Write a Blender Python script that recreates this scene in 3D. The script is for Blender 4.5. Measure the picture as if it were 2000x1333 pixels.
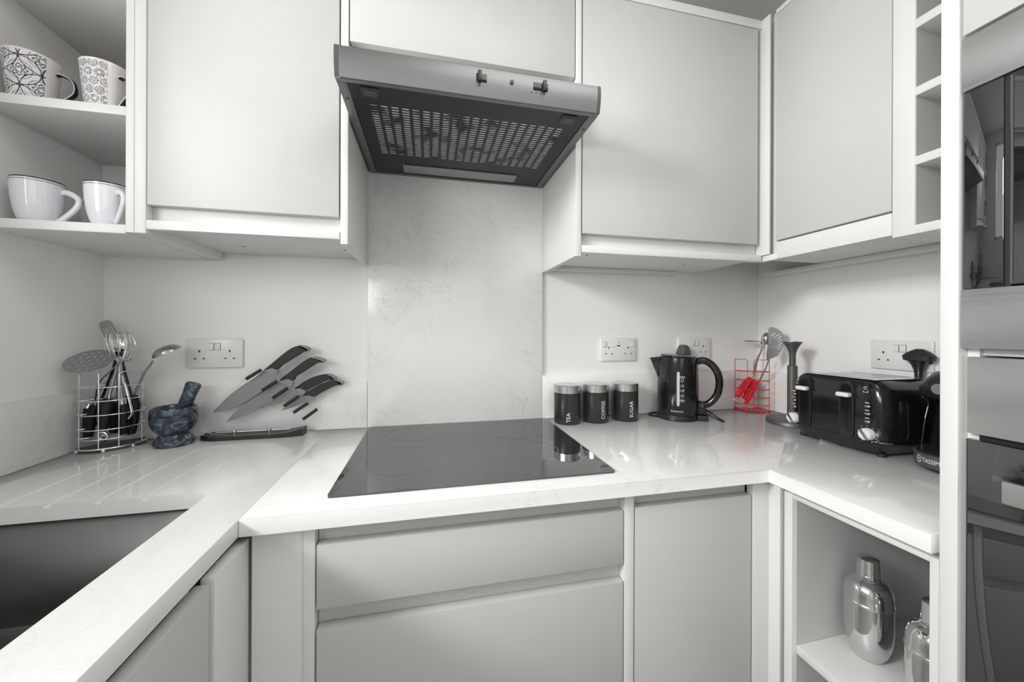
import bpy, bmesh, math, random
from mathutils import Vector, Matrix
random.seed(4)
for o in list(bpy.data.objects): bpy.data.objects.remove(o, do_unlink=True)
C = bpy.context.scene.collection
S = bpy.context.scene
R = math.radians
# ------------------------------------------------------------------ camera
CAMZ = 1.2277; FPX = 722.0; YAW = R(12.705); ROLL = R(0.2); CYP = 645.6
cd = bpy.data.cameras.new('camera'); cam = bpy.data.objects.new('camera', cd); C.objects.link(cam)
cd.sensor_width = 36; cd.lens = 36 * FPX / 2000; cd.shift_y = (CYP - 666.5) / 2000; cd.clip_start = 0.02
cam.matrix_world = Matrix.Translation((0, 0, CAMZ)) @ Matrix.Rotation(-YAW, 4, 'Z') @ Matrix.Rotation(R(90), 4, 'X') @ Matrix.Rotation(ROLL, 4, 'Z')
S.camera = cam
# ------------------------------------------------------------------ light
w = bpy.data.worlds.new('world'); S.world = w; w.use_nodes = True
w.node_tree.nodes['Background'].inputs[0].default_value = (1.0, 0.99, 0.965, 1)
w.node_tree.nodes['Background'].inputs[1].default_value = 1.28
def area(name, loc, size, size_y, power, direction, col=(1, 1, 1), spread=180):
    l = bpy.data.lights.new(name, 'AREA'); l.shape = 'RECTANGLE'; l.size = size; l.size_y = size_y
    l.energy = power; l.color = col; l.spread = R(spread)
    o = bpy.data.objects.new(name, l); C.objects.link(o); o.location = loc
    o.rotation_euler = Vector(direction).to_track_quat('-Z', 'Y').to_euler(); return o
area('window_daylight', (-1.3, -0.35, 1.62), 0.8, 0.6, 11, (1, 0.35, -0.05))
area('high_daylight', (-2.2, -0.15, 2.3), 0.55, 0.55, 50, (1, 0.3, -0.3))
area('ceiling_fill', (0.45, 0.0, 2.38), 0.8, 0.8, 7, (0, 0, -1))  # added overhead fill to lift the worktop, no lamp fitting there
area('room_fill', (0.2, -2.3, 1.7), 1.9, 1.0, 4, (0, 1, -0.02))  # added soft fill from behind the camera to lift walls and splashback
S.view_settings.view_transform = 'Standard'; S.view_settings.look = 'None'
S.view_settings.exposure = 0.10; S.view_settings.gamma = 1; S.view_settings.use_curve_mapping = False

# ------------------------------------------------------------------ geometry helpers
def at(u, v, y):            # point of the vertical plane at depth y seen in direction (u, v)
    x = (u - 1000) / FPX; z = (CYP - v) / FPX; r = -ROLL
    a = x * math.cos(r) + z * math.sin(r); zz = -x * math.sin(r) + z * math.cos(r)
    dx = a * math.cos(YAW) + math.sin(YAW); dy = -a * math.sin(YAW) + math.cos(YAW)
    return Vector((dx * y / dy, y, CAMZ + zz * y / dy))
class MB:
    def __init__(s): s.v = []; s.f = []
    def add(s, vs, fs):
        n = len(s.v); s.v += [Vector(p) for p in vs]; s.f += [[i + n for i in f] for f in fs]; return s
    def box(s, x0, x1, y0, y1, z0, z1, b=0.0, seg=2):
        if x0 > x1: x0, x1 = x1, x0
        if y0 > y1: y0, y1 = y1, y0
        bm = bmesh.new(); bmesh.ops.create_cube(bm, size=1)
        for v in bm.verts:
            v.co = Vector(((x0 + x1) / 2 + v.co.x * (x1 - x0), (y0 + y1) / 2 + v.co.y * (y1 - y0), (z0 + z1) / 2 + v.co.z * (z1 - z0)))
        if b > 0: bmesh.ops.bevel(bm, geom=bm.edges[:], offset=b, segments=seg, affect='EDGES', profile=0.5)
        return s.bm(bm)
    def bm(s, bm):
        bm.verts.index_update(); s.add([v.co.copy() for v in bm.verts], [[v.index for v in f.verts] for f in bm.faces]); bm.free(); return s
    def lathe(s, c, prof, n=48, closed=True):
        vs = []; fs = []
        for r, z in prof:
            for k in range(n):
                a = 2 * math.pi * k / n; vs.append((c[0] + r * math.cos(a), c[1] + r * math.sin(a), c[2] + z))
        m = len(prof)
        for i in range(m - 1):
            for k in range(n):
                k2 = (k + 1) % n; fs.append([i * n + k, i * n + k2, (i + 1) * n + k2, (i + 1) * n + k])
        if closed: fs.append(list(range(n))[::-1]); fs.append([(m - 1) * n + k for k in range(n)])
        return s.add(vs, fs)
    def loft(s, rings, n=64):    # rings: (cx, cy, z, hx, hy, exponent)
        vs = []; fs = []
        for cx, cy, z, hx, hy, e in rings:
            for k in range(n):
                a = 2 * math.pi * k / n; ca, sa = math.cos(a), math.sin(a)
                vs.append((cx + hx * math.copysign(abs(ca) ** (2 / e), ca), cy + hy * math.copysign(abs(sa) ** (2 / e), sa), z))
        for i in range(len(rings) - 1):
            for k in range(n):
                k2 = (k + 1) % n; fs.append([i * n + k, i * n + k2, (i + 1) * n + k2, (i + 1) * n + k])
        fs.append(list(range(n))[::-1]); fs.append([(len(rings) - 1) * n + k for k in range(n)])
        return s.add(vs, fs)
    def tube(s, pts, r, n=10, cyc=False, flat=1.0, side=None):
        pts = [Vector(p) for p in pts]; m = len(pts); vs = []; fs = []
        rs = r if isinstance(r, (list, tuple)) else [r] * m
        tg = []
        for i in range(m):
            a = pts[(i - 1) % m] if (cyc or i > 0) else pts[0]; b = pts[(i + 1) % m] if (cyc or i < m - 1) else pts[-1]
            tg.append((b - a).normalized())
        if side is None:
            up = Vector((0, 0, 1)) if abs(tg[0].z) < 0.9 else Vector((1, 0, 0))
            nrm = tg[0].cross(up).normalized()
        else: nrm = Vector(side).normalized()
        for i in range(m):
            nrm = (nrm - tg[i] * nrm.dot(tg[i])).normalized(); bn = tg[i].cross(nrm)
            for k in range(n):
                a = 2 * math.pi * k / n; vs.append(pts[i] + (nrm * math.cos(a) + bn * math.sin(a) * flat) * rs[i])
        for i in range(m if cyc else m - 1):
            j = (i + 1) % m
            for k in range(n):
                k2 = (k + 1) % n; fs.append([i * n + k, i * n + k2, j * n + k2, j * n + k])
        if not cyc: fs.append(list(range(n))[::-1]); fs.append([(m - 1) * n + k for k in range(n)])
        return s.add(vs, fs)
    def ball(s, c, r, sc=(1, 1, 1), seg=16):
        bm = bmesh.new(); bmesh.ops.create_uvsphere(bm, u_segments=seg, v_segments=seg // 2 + 2, radius=r)
        for v in bm.verts: v.co = Vector((c[0] + v.co.x * sc[0], c[1] + v.co.y * sc[1], c[2] + v.co.z * sc[2]))
        return s.bm(bm)
    def xf(s, fn): s.v = [Vector(fn(p)) for p in s.v]; return s
    def build(s, name, mat, parent=None, smooth=35, sub=0):
        me = bpy.data.meshes.new(name)
        off = Vector((0, 0, 0)); p = parent
        while p is not None: off += p.location; p = p.parent
        me.from_pydata([v - off for v in s.v], [], s.f)
        bm = bmesh.new(); bm.from_mesh(me); bmesh.ops.recalc_face_normals(bm, faces=bm.faces[:]); bm.to_mesh(me); bm.free()
        if smooth:
            for pl in me.polygons: pl.use_smooth = True
            me.set_sharp_from_angle(angle=R(smooth))
        me.materials.append(mat)
        o = bpy.data.objects.new(name, me); C.objects.link(o)
        if parent is not None: o.parent = parent
        return o
def plate(outlines, t, mapping, bevel=0.0):
    """flat sheet from 2D outlines (first outer, others holes), thickness t, mapped to the world"""
    cu = bpy.data.curves.new('c', 'CURVE'); cu.dimensions = '2D'; cu.fill_mode = 'BOTH'; cu.extrude = t / 2; cu.bevel_depth = bevel; cu.bevel_resolution = 1
    for ol in outlines:
        sp = cu.splines.new('POLY'); sp.points.add(len(ol) - 1)
        for i, p in enumerate(ol): sp.points[i].co = (p[0], p[1], 0, 1)
        sp.use_cyclic_u = True
    return curve_mb(cu, mapping)
def curve_mb(cu, mapping):
    o = bpy.data.objects.new('c', cu); C.objects.link(o); bpy.context.view_layer.update()
    ev = o.evaluated_get(bpy.context.evaluated_depsgraph_get()); me = ev.to_mesh()
    m = MB(); m.add([mapping(*v.co) for v in me.vertices], [list(p.vertices) for p in me.polygons])
    ev.to_mesh_clear(); bpy.data.objects.remove(o); bpy.data.curves.remove(cu); return m
def text(body, size, mapping, ext=0.0002, align='CENTER'):
    cu = bpy.data.curves.new('t', 'FONT'); cu.body = body; cu.size = size; cu.extrude = ext; cu.align_x = align; cu.align_y = 'CENTER'; cu.resolution_u = 3
    return curve_mb(cu, mapping)
def smoothline(pts, n=6, cyc=False):
    pts = [Vector(p) for p in pts]; out = []; m = len(pts)
    for i in range(m if cyc else m - 1):
        g = (lambda k: pts[k % m]) if cyc else (lambda k: pts[max(0, min(m - 1, k))])
        p0, p1, p2, p3 = g(i - 1), g(i), g(i + 1), g(i + 2)
        for k in range(n):
            t = k / n
            out.append(0.5 * ((2 * p1) + (p2 - p0) * t + (2 * p0 - 5 * p1 + 4 * p2 - p3) * t * t + (3 * p1 - p0 - 3 * p2 + p3) * t ** 3))
    if not cyc: out.append(pts[-1])
    return out
def tag(o, label, cat, group=None):
    o['label'] = label; o['category'] = cat
    if group: o['group'] = group
    return o
def thing(name, loc, label, cat, group=None):
    o = bpy.data.objects.new(name, None); o.empty_display_size = 0.02; C.objects.link(o); o.location = loc
    return tag(o, label, cat, group)
def struct(name, mb, mat, label=None, sm=30):
    o = mb.build(name, mat, None, sm); o['kind'] = 'structure'
    if label: o['label'] = label
    return o
def dup(root, loc, label):
    r = root.copy(); C.objects.link(r); r.location = loc; r['label'] = label
    for ch in list(root.children):
        c = ch.copy(); C.objects.link(c); c.parent = r
        for g in ch.children:
            d = g.copy(); C.objects.link(d); d.parent = c
    return r
# ------------------------------------------------------------------ materials
def mat(name, col, rough=0.5, metal=0.0, coat=0.0, spec=0.5, trans=0.0, ior=1.5, alpha=1.0):
    m = bpy.data.materials.new(name); m.use_nodes = True; b = m.node_tree.nodes['Principled BSDF']
    c = col if isinstance(col, tuple) else (col, col, col)
    b.inputs['Base Color'].default_value = (*c, 1); b.inputs['Roughness'].default_value = rough; b.inputs['Metallic'].default_value = metal
    b.inputs['Coat Weight'].default_value = coat; b.inputs['Coat Roughness'].default_value = 0.08
    b.inputs['Specular IOR Level'].default_value = spec; b.inputs['Transmission Weight'].default_value = trans; b.inputs['IOR'].default_value = ior
    b.inputs['Alpha'].default_value = alpha
    return m
def nd(m, t, **k):
    n = m.node_tree.nodes.new(t)
    for a, b in k.items():
        if a.startswith('i_'): n.inputs[a[2:].replace('_', ' ')].default_value = b
        else: setattr(n, a, b)
    return n
def lk(m, a, b): m.node_tree.links.new(a, b)
def ramp(m, stops):
    r = nd(m, 'ShaderNodeValToRGB'); e = r.color_ramp.elements
    while len(e) > 1: e.remove(e[-1])
    e[0].position = stops[0][0]; e[0].color = (*stops[0][1], 1)
    for p, c in stops[1:]:
        x = e.new(p); x.color = (*c, 1)
    return r
def grain(m, scale=(60, 60, 60), bump=0.02, tint=0.03, detail=4):
    """slight colour unevenness and fine relief"""
    b = m.node_tree.nodes['Principled BSDF']; base = tuple(b.inputs['Base Color'].default_value)[:3]
    tc = nd(m, 'ShaderNodeTexCoord'); mp = nd(m, 'ShaderNodeMapping'); mp.inputs['Scale'].default_value = scale
    nz = nd(m, 'ShaderNodeTexNoise'); nz.inputs['Scale'].default_value = 1.0; nz.inputs['Detail'].default_value = detail
    lk(m, tc.outputs['Object'], mp.inputs[0]); lk(m, mp.outputs[0], nz.inputs['Vector'])
    r = ramp(m, [(0.3, tuple(c * (1 - tint) for c in base)), (0.7, tuple(min(1, c * (1 + tint)) for c in base))])
    lk(m, nz.outputs[0], r.inputs[0]); lk(m, r.outputs[0], b.inputs['Base Color'])
    if bump:
        bp = nd(m, 'ShaderNodeBump'); bp.inputs['Strength'].default_value = bump; bp.inputs['Distance'].default_value = 0.002
        lk(m, nz.outputs[0], bp.inputs['Height']); lk(m, bp.outputs[0], b.inputs['Normal'])
    return m
CAB = grain(mat('cabinet_white_satin', (0.75, 0.745, 0.73), 0.42), (9, 9, 9), 0.02, 0.012)
DOOR = grain(mat('door_light_grey_satin', (0.57, 0.567, 0.553), 0.42), (9, 9, 9), 0.02, 0.012)
CABIN = grain(mat('cabinet_inside', (0.87, 0.865, 0.85), 0.5), (9, 9, 9), 0.02, 0.012)
PAINT = grain(mat('wall_paint', (0.87, 0.865, 0.85), 0.6), (14, 14, 14), 0.06, 0.01)
CEIL = grain(mat('ceiling_paint', (0.72, 0.715, 0.70), 0.8), (14, 14, 14), 0.05, 0.01)
FLOOR = grain(mat('floor_vinyl', (0.58, 0.57, 0.56), 0.4), (3, 20, 3), 0.05, 0.08)
def quartz(name, base, vein, rough, amount):
    m = mat(name, base, rough); b = m.node_tree.nodes['Principled BSDF']
    tc = nd(m, 'ShaderNodeTexCoord')
    n1 = nd(m, 'ShaderNodeTexNoise'); n1.inputs['Scale'].default_value = 7.5; n1.inputs['Detail'].default_value = 8; n1.inputs['Roughness'].default_value = 0.62; n1.inputs['Distortion'].default_value = 0.9
    n2 = nd(m, 'ShaderNodeTexNoise'); n2.inputs['Scale'].default_value = 3.2; n2.inputs['Detail'].default_value = 3
    lk(m, tc.outputs['Object'], n1.inputs['Vector']); lk(m, tc.outputs['Object'], n2.inputs['Vector'])
    s1 = nd(m, 'ShaderNodeMath', operation='SUBTRACT'); s1.inputs[1].default_value = 0.5; lk(m, n1.outputs[0], s1.inputs[0])
    s2 = nd(m, 'ShaderNodeMath', operation='ABSOLUTE'); lk(m, s1.outputs[0], s2.inputs[0])
    r1 = nd(m, 'ShaderNodeMapRange'); r1.inputs['From Min'].default_value = 0.0; r1.inputs['From Max'].default_value = 0.016; r1.inputs['To Min'].default_value = 1; r1.inputs['To Max'].default_value = 0
    lk(m, s2.outputs[0], r1.inputs[0])
    r2 = nd(m, 'ShaderNodeMapRange'); r2.inputs['From Min'].default_value = 0.40; r2.inputs['From Max'].default_value = 0.62; lk(m, n2.outputs[0], r2.inputs[0])
    mu = nd(m, 'ShaderNodeMath', operation='MULTIPLY'); lk(m, r1.outputs[0], mu.inputs[0]); lk(m, r2.outputs[0], mu.inputs[1])
    mu2 = nd(m, 'ShaderNodeMath', operation='MULTIPLY'); mu2.inputs[1].default_value = amount; lk(m, mu.outputs[0], mu2.inputs[0])
    mx = nd(m, 'ShaderNodeMix', data_type='RGBA'); mx.inputs[6].default_value = (*base, 1); mx.inputs[7].default_value = (*vein, 1)
    lk(m, mu2.outputs[0], mx.inputs[0]); lk(m, mx.outputs[2], b.inputs['Base Color']); return m
QTOP = quartz('quartz_worktop', (0.86, 0.855, 0.84), (0.52, 0.51, 0.495), 0.10, 0.26)
QWALL = quartz('quartz_splash', (0.84, 0.835, 0.82), (0.50, 0.49, 0.47), 0.16, 0.42)
def brushed(name, col, rough, scale, bump=0.15):
    m = mat(name, col, rough, 1.0); b = m.node_tree.nodes['Principled BSDF']
    tc = nd(m, 'ShaderNodeTexCoord'); mp = nd(m, 'ShaderNodeMapping'); mp.inputs['Scale'].default_value = scale
    nz = nd(m, 'ShaderNodeTexNoise'); nz.inputs['Scale'].default_value = 1; nz.inputs['Detail'].default_value = 3
    lk(m, tc.outputs['Object'], mp.inputs[0]); lk(m, mp.outputs[0], nz.inputs['Vector'])
    mr = nd(m, 'ShaderNodeMapRange'); mr.inputs['To Min'].default_value = rough - 0.06; mr.inputs['To Max'].default_value = rough + 0.1
    lk(m, nz.outputs[0], mr.inputs[0]); lk(m, mr.outputs[0], b.inputs['Roughness'])
    bp = nd(m, 'ShaderNodeBump'); bp.inputs['Strength'].default_value = bump; bp.inputs['Distance'].default_value = 0.0006
    lk(m, nz.outputs[0], bp.inputs['Height']); lk(m, bp.outputs[0], b.inputs['Normal']); return m
STEELX = brushed('brushed_steel_along', 0.24, 0.42, (4, 300, 500))
STEELY = brushed('brushed_steel_oven', 0.60, 0.34, (300, 5, 420))
STEEL = brushed('utensil_steel', 0.40, 0.22, (60, 60, 60), 0.02)
SINK = brushed('sink_steel', 0.20, 0.40, (150, 150, 8), 0.10)
CHROME = mat('chrome', 0.78, 0.08, 1.0)
MIRROR = mat('polished_steel', 0.70, 0.07, 1.0)
TOPM = mat('toaster_top_steel', 0.85, 0.22, 0.9)
BLADE = mat('knife_blade', 0.30, 0.42, 0.35)
CAPM = mat('grey_end_cap', 0.25, 0.35, 0.5)
GREYIN = grain(mat('cabinet_inner_grey', (0.60, 0.597, 0.585), 0.5), (9, 9, 9), 0.02, 0.012)  # greyer than the white frame, for inner side and back faces
BLK = grain(mat('black_gloss', 0.010, 0.10, spec=0.5), (20, 20, 20), 0.0, 0.1)
BLKS = grain(mat('black_satin', 0.018, 0.32), (60, 60, 60), 0.02, 0.1)
BLKM = grain(mat('black_rubber', 0.018, 0.55), (80, 80, 80), 0.03, 0.1)
NAVY = grain(mat('dark_blue_black_plastic', (0.005, 0.007, 0.010), 0.42, spec=.3), (40, 40, 40), 0.02, 0.1)
GREYM = grain(mat('dark_grey_plastic', 0.075, 0.45), (60, 60, 60), 0.02, 0.08)
HOBG = mat('hob_glass', 0.03, 0.02, spec=0.9, ior=1.65)
HOBR = mat('hob_print', 0.16, 0.25)
OVG = mat('oven_glass', 0.012, 0.02, spec=0.9, ior=1.75)
CANM = grain(mat('canister_enamel', 0.022, 0.30), (30, 30, 30), 0.0, 0.08)
PLAST = mat('white_plastic', (0.78, 0.775, 0.76), 0.28)
SLOT = mat('socket_hole', 0.01, 0.6)
PRINT = mat('pale_print', 0.72, 0.4)
CER = mat('white_ceramic', (0.78, 0.79, 0.83), 0.07, coat=0.3)
RIM = mat('black_rim_glaze', 0.012, 0.2)
REDW = grain(mat('red_wire', (0.62, 0.012, 0.035), 0.3), (50, 50, 50), 0.0, 0.05)
REDP = grain(mat('red_plastic', (0.72, 0.012, 0.03), 0.28), (50, 50, 50), 0.0, 0.05)
FILT = mat('filter_mesh', 0.55, 0.5, 0.0)
def filt():
    m = FILT; b = m.node_tree.nodes['Principled BSDF']; tc = nd(m, 'ShaderNodeTexCoord'); nz = nd(m, 'ShaderNodeTexNoise'); nz.inputs['Scale'].default_value = 14; nz.inputs['Detail'].default_value = 5
    lk(m, tc.outputs['Object'], nz.inputs['Vector']); r = ramp(m, [(0.38, (0.10, 0.10, 0.10)), (0.48, (0.88, 0.88, 0.86))]); lk(m, nz.outputs[0], r.inputs[0]); lk(m, r.outputs[0], b.inputs['Base Color'])
filt()
HOODB = grain(mat('hood_filter_panel', 0.020, 0.32, 0.3), (10, 10, 10), 0.01, 0.2)
LENS = mat('lamp_cover', 0.30, 0.25)
ACR = mat('clear_acrylic', (0.97, 0.98, 0.98), 0.03, trans=1.0, ior=1.12)
GROOVE = QTOP
def marble():
    m = mat('blue_grey_marble', 0.05, 0.16); b = m.node_tree.nodes['Principled BSDF']; tc = nd(m, 'ShaderNodeTexCoord')
    mp = nd(m, 'ShaderNodeMapping'); mp.inputs['Scale'].default_value = (14, 14, 26); mp.inputs['Rotation'].default_value = (0.3, 0.25, 0)
    nz = nd(m, 'ShaderNodeTexNoise'); nz.inputs['Scale'].default_value = 1.4; nz.inputs['Detail'].default_value = 9; nz.inputs['Roughness'].default_value = 0.68; nz.inputs['Distortion'].default_value = 2.4
    lk(m, tc.outputs['Object'], mp.inputs[0]); lk(m, mp.outputs[0], nz.inputs['Vector'])
    r = ramp(m, [(0.36, (0.010, 0.014, 0.022)), (0.50, (0.035, 0.048, 0.072)), (0.60, (0.12, 0.15, 0.19)), (0.68, (0.35, 0.38, 0.42))])
    lk(m, nz.outputs[0], r.inputs[0]); lk(m, r.outputs[0], b.inputs['Base Color']); return m
MARB = marble()

# ------------------------------------------------------------------ room
XL, XR, YB = -0.903, 1.345, 1.283
CZ = 2.42; YF = -2.5
struct('floor', MB().box(XL - .1, XR + .1, YF - .1, YB + .1, -0.05, 0), FLOOR)
struct('ceiling', MB().box(XL - .1, XR + .1, YF - .1, YB + .1, CZ, CZ + .05), CEIL)
struct('wall_back', MB().box(XL - .1, XR + .1, YB, YB + .1, 0, CZ), PAINT)
struct('wall_right', MB().box(XR, XR + .1, YF, YB, 0, CZ), PAINT)
wy0, wy1, wz0, wz1 = -0.80, 0.70, 1.28, 2.30
struct('wall_left', MB().box(XL - .1, XL, wy1, YB, 0, CZ).box(XL - .1, XL, YF, wy0, 0, CZ).box(XL - .1, XL, wy0, wy1, 0, wz0).box(XL - .1, XL, wy0, wy1, wz1, CZ), PAINT)
struct('wall_front', MB().box(XL - .1, XR + .1, YF - .1, YF, 0, 1.15).box(XL - .1, XR + .1, YF - .1, YF, 2.25, CZ).box(XL - .1, XL + .25, YF - .1, YF, 1.15, 2.25).box(XR - .25, XR + .1, YF - .1, YF, 1.15, 2.25), PAINT)
fr = MB()
for a in (wy0, wy1 - .035): fr.box(XL - .08, XL - .02, a, a + .035, wz0, wz1, .004)
for a in (wz0, wz1 - .035): fr.box(XL - .08, XL - .02, wy0, wy1, a, a + .035, .004)
struct('window_1', fr, PLAST)
# quartz splash panel behind the hob and the low upstands
def qthing(name, mb, label, cat='upstand'):
    return tag(mb.build(name, QWALL), label, cat)
PX0, PX1 = -0.1925, 0.3975
qthing('splashback', MB().box(PX0, PX1, 1.270, YB, .911, 1.745, .0008), 'tall pale veined quartz splashback panel between hob and extractor', 'splashback')
qthing('upstand', MB().box(XL + .0135, PX0 - .001, 1.270, YB, .911, 1.058, .001), 'low quartz upstand behind the knife stand and mortar', 'upstand')
qthing('upstand', MB().box(PX1 + .001, XR - .0105, 1.270, YB, .911, 1.066, .001), 'low quartz upstand behind the canisters and kettle', 'upstand')
qthing('upstand', MB().box(XL, XL + .0135, -0.3, YB, .911, 1.063, .001), 'low quartz upstand on the left wall beside the drainer', 'upstand')
qthing('upstand', MB().box(XR - .010, XR, .42, YB, .911, 1.066, .001), 'low quartz upstand on the right wall behind the toaster', 'upstand')

# ------------------------------------------------------------------ worktops
WZ = 0.91; WB = 0.88
def bool_cut(target, cutters):
    for c in cutters:
        md = target.modifiers.new('b', 'BOOLEAN'); md.operation = 'DIFFERENCE'; md.object = c; md.solver = 'EXACT'
    bpy.context.view_layer.update()
    me = bpy.data.meshes.new_from_object(target.evaluated_get(bpy.context.evaluated_depsgraph_get()))
    target.modifiers.clear(); old = target.data; target.data = me; bpy.data.meshes.remove(old)
    for c in cutters: bpy.data.objects.remove(c)
    for p in me.polygons: p.use_smooth = True
    me.set_sharp_from_angle(angle=R(30))
def rrect(x0, x1, y0, y1, r, n=8):
    out = []
    for cx, cy, a0 in ((x1 - r, y1 - r, 0), (x0 + r, y1 - r, 90), (x0 + r, y0 + r, 180), (x1 - r, y0 + r, 270)):
        for k in range(n + 1): a = R(a0 + 90 * k / n); out.append((cx + r * math.cos(a), cy + r * math.sin(a)))
    return out
def prism(ol, z0, z1):
    n = len(ol); m = MB()
    m.add([(x, y, z0) for x, y in ol] + [(x, y, z1) for x, y in ol], [list(range(n))[::-1], list(range(n, 2 * n))] + [[i, (i + 1) % n, n + (i + 1) % n, n + i] for i in range(n)])
    return m
wl = MB().box(XL, -0.3087, -0.3, YB, WB, WZ, .0015).build('worktop', QTOP)
tag(wl, 'white quartz worktop with sink cut-out and draining grooves on the left', 'worktop')
SX0, SX1, SY0, SY1 = -0.80, -0.4115, 0.28, 0.835
cut = [prism(rrect(SX0, SX1, SY0, SY1, .035), WB - .02, WZ + .02).build('k', QTOP)]
for gx, gl in ((-0.747, 1.12), (-0.6714, 1.165), (-0.5957, 1.17), (-0.5236, 1.165), (-0.4554, 1.10)):
    cut.append(MB().tube([(gx, SY1 - .05, WZ - .0035), (gx, SY1 + .004, WZ - .0015), (gx, SY1 + .03, WZ + .0007), (gx, gl - .04, WZ + .0013), (gx, gl, WZ + .0032)], [.0062, .0060, .0030, .0026, .0020], 16).build('k', QTOP))
bool_cut(wl, cut)
rp = [(-0.3083, 0.7007), (0.766, 0.7007), (0.766, 0.4185), (XR, 0.4185), (XR, YB), (-0.3083, YB)]
bmw = bmesh.new(); wr = prism(rp, WB, WZ); vs = [bmw.verts.new(p) for p in wr.v]
for f in wr.f: bmw.faces.new([vs[i] for i in f])
bmesh.ops.bevel(bmw, geom=bmw.edges[:], offset=.0015, segments=2, affect='EDGES', profile=.5)
tag(MB().bm(bmw).build('worktop', QTOP), 'white quartz worktop carrying hob, kettle and toaster, turning the right corner', 'worktop')
# sink bowl
sk = thing('sink', ((SX0 + SX1) / 2, (SY0 + SY1) / 2, .68), 'undermounted stainless steel sink bowl below the left worktop', 'sink')
o1 = rrect(SX0 - .004, SX1 + .004, SY0 - .004, SY1 + .004, .038); m = MB(); n = len(o1); rr = []
for z, ins, r in ((WB - .002, 0, 0), (.72, .004, 0), (.70, .010, 0), (.685, .03, 0), (.682, .08, 0)):
    ol = rrect(SX0 - .004 + ins, SX1 + .004 - ins, SY0 - .004 + ins, SY1 + .004 - ins, .038 + ins * .3); rr += [(x, y, z) for x, y in ol]
fs = [[i * n + k, i * n + (k + 1) % n, (i + 1) * n + (k + 1) % n, (i + 1) * n + k] for i in range(4) for k in range(n)] + [[4 * n + k for k in range(n)]]
m.add(rr, fs)
bowl = m.build('bowl', SINK, sk); md = bowl.modifiers.new('s', 'SOLIDIFY'); md.thickness = .0012; md.offset = 1
MB().lathe(((SX0 + SX1) / 2, .56, .6835), [(.045, 0), (.045, .002), (.038, .003), (.034, .001), (.012, .0015), (.0, .004)], 32, False).build('drain', CHROME, sk)

# ------------------------------------------------------------------ base units
PZ = 0.868
def cab_thing(name, x, y, label, cat='cabinet'): return thing(name, (x, y, 0), label, cat)
FY = 0.720
db = cab_thing('drawer_unit', .107, 1.0, 'light grey base unit of wide handleless drawers below the hob')
MB().box(-.1955, .4105, .7445, 1.26, .10, .872).build('carcass', CABIN, db)
MB().box(-.1955, .4105, .742, .7445, .10, .872).build('recess_panel', DOOR, db)
MB().box(-.194, .4085, FY, .7405, .7265, .8415, .0012).build('drawer', DOOR, db)
MB().box(-.194, .4085, FY, .7405, .375, .6895, .0012).build('drawer', DOOR, db)
MB().box(-.194, .4085, FY, .7405, .135, .340, .0012).build('drawer', DOOR, db)
MB().box(-.1955, .4105, .78, .80, 0, .10).build('plinth', CAB, db)
bc = cab_thing('base_cabinet', .587, 1.0, 'light grey base cabinet with one tall door, right of the drawers')
MB().box(.435, .741, .7445, 1.26, .10, .872).build('carcass', CABIN, bc)
MB().box(.435, .741, .742, .7445, .10, .872).build('recess_panel', DOOR, bc)
MB().box(.4365, .7375, FY, .7405, .135, .8445, .0012).build('door', DOOR, bc)
MB().box(.435, .741, .78, .80, 0, .10).build('plinth', CAB, bc)
def panel(x0, x1, y0, y1, z0, z1, label, name='filler_panel', cat='panel', b=.0008, m=None):
    return tag(MB().box(x0, x1, y0, y1, z0, z1, b).build(name, m or CAB), label, cat)
panel(.4115, .4335, FY, 1.26, .0, .874, 'narrow upright end panel between the drawers and the tall base door', 'end_panel')
panel(.7425, .787, FY, .738, .0, .876, 'upright filler strip in the right inner corner under the worktop', )
panel(.787, .803, .691, .738, .0, .876, 'filler strip returning towards the open unit in the right corner', )
panel(-.2980, -.2175, .724, .742, .0, .876, 'flat filler panel in the left inner corner below the worktop seam')
panel(-.2172, -.1975, .724, 1.26, .0, .877, 'thin upright end panel left of the wide drawers', 'end_panel')
# left run
panel(-.320, -.302, .6185, .7235, .0, .8665, 'corner filler beside the door under the sink')
lu = cab_thing('sink_base_unit', -.5, .3, 'base unit below the sink with a handleless door')
MB().box(-.89, -.345, SY1 + .03, 1.2, .10, .872).box(-.345, -.332, -.2, .615, .10, .872).build('carcass', CABIN, lu)
MB().box(-.3205, -.302, .010, .6055, .135, .8665, .0015).build('door', DOOR, lu)
MB().box(-.38, -.36, -.2, .72, 0, .10).build('plinth', CAB, lu)
# open unit on the right
ou = cab_thing('open_base_unit', .95, .54, 'open white base unit with one shelf holding two cocktail shakers')
m = MB().box(.785, 1.32, .6603, .679, .0, .868, .0008); m.build('side_panel', CAB, ou)
MB().box(.785, 1.32, .4195, .431, .0, .868, .0008).build('side_panel', CAB, ou)
MB().box(.785, 1.32, .431, .6603, .8585, .868, .0008).build('top_panel', CAB, ou)
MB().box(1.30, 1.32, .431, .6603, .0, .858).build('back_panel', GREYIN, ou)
MB().box(.7965, 1.30, .6597, .6606, .10, .858).build('inner_side_sheet', GREYIN, ou)  # thin grey sheet laid over the inner side wall
MB().box(.797, 1.30, .431, .6595, .5135, .5325, .0008).build('shelf', CAB, ou)
MB().box(.80, 1.30, .431, .6603, .08, .10).build('bottom_panel', CAB, ou)

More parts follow.
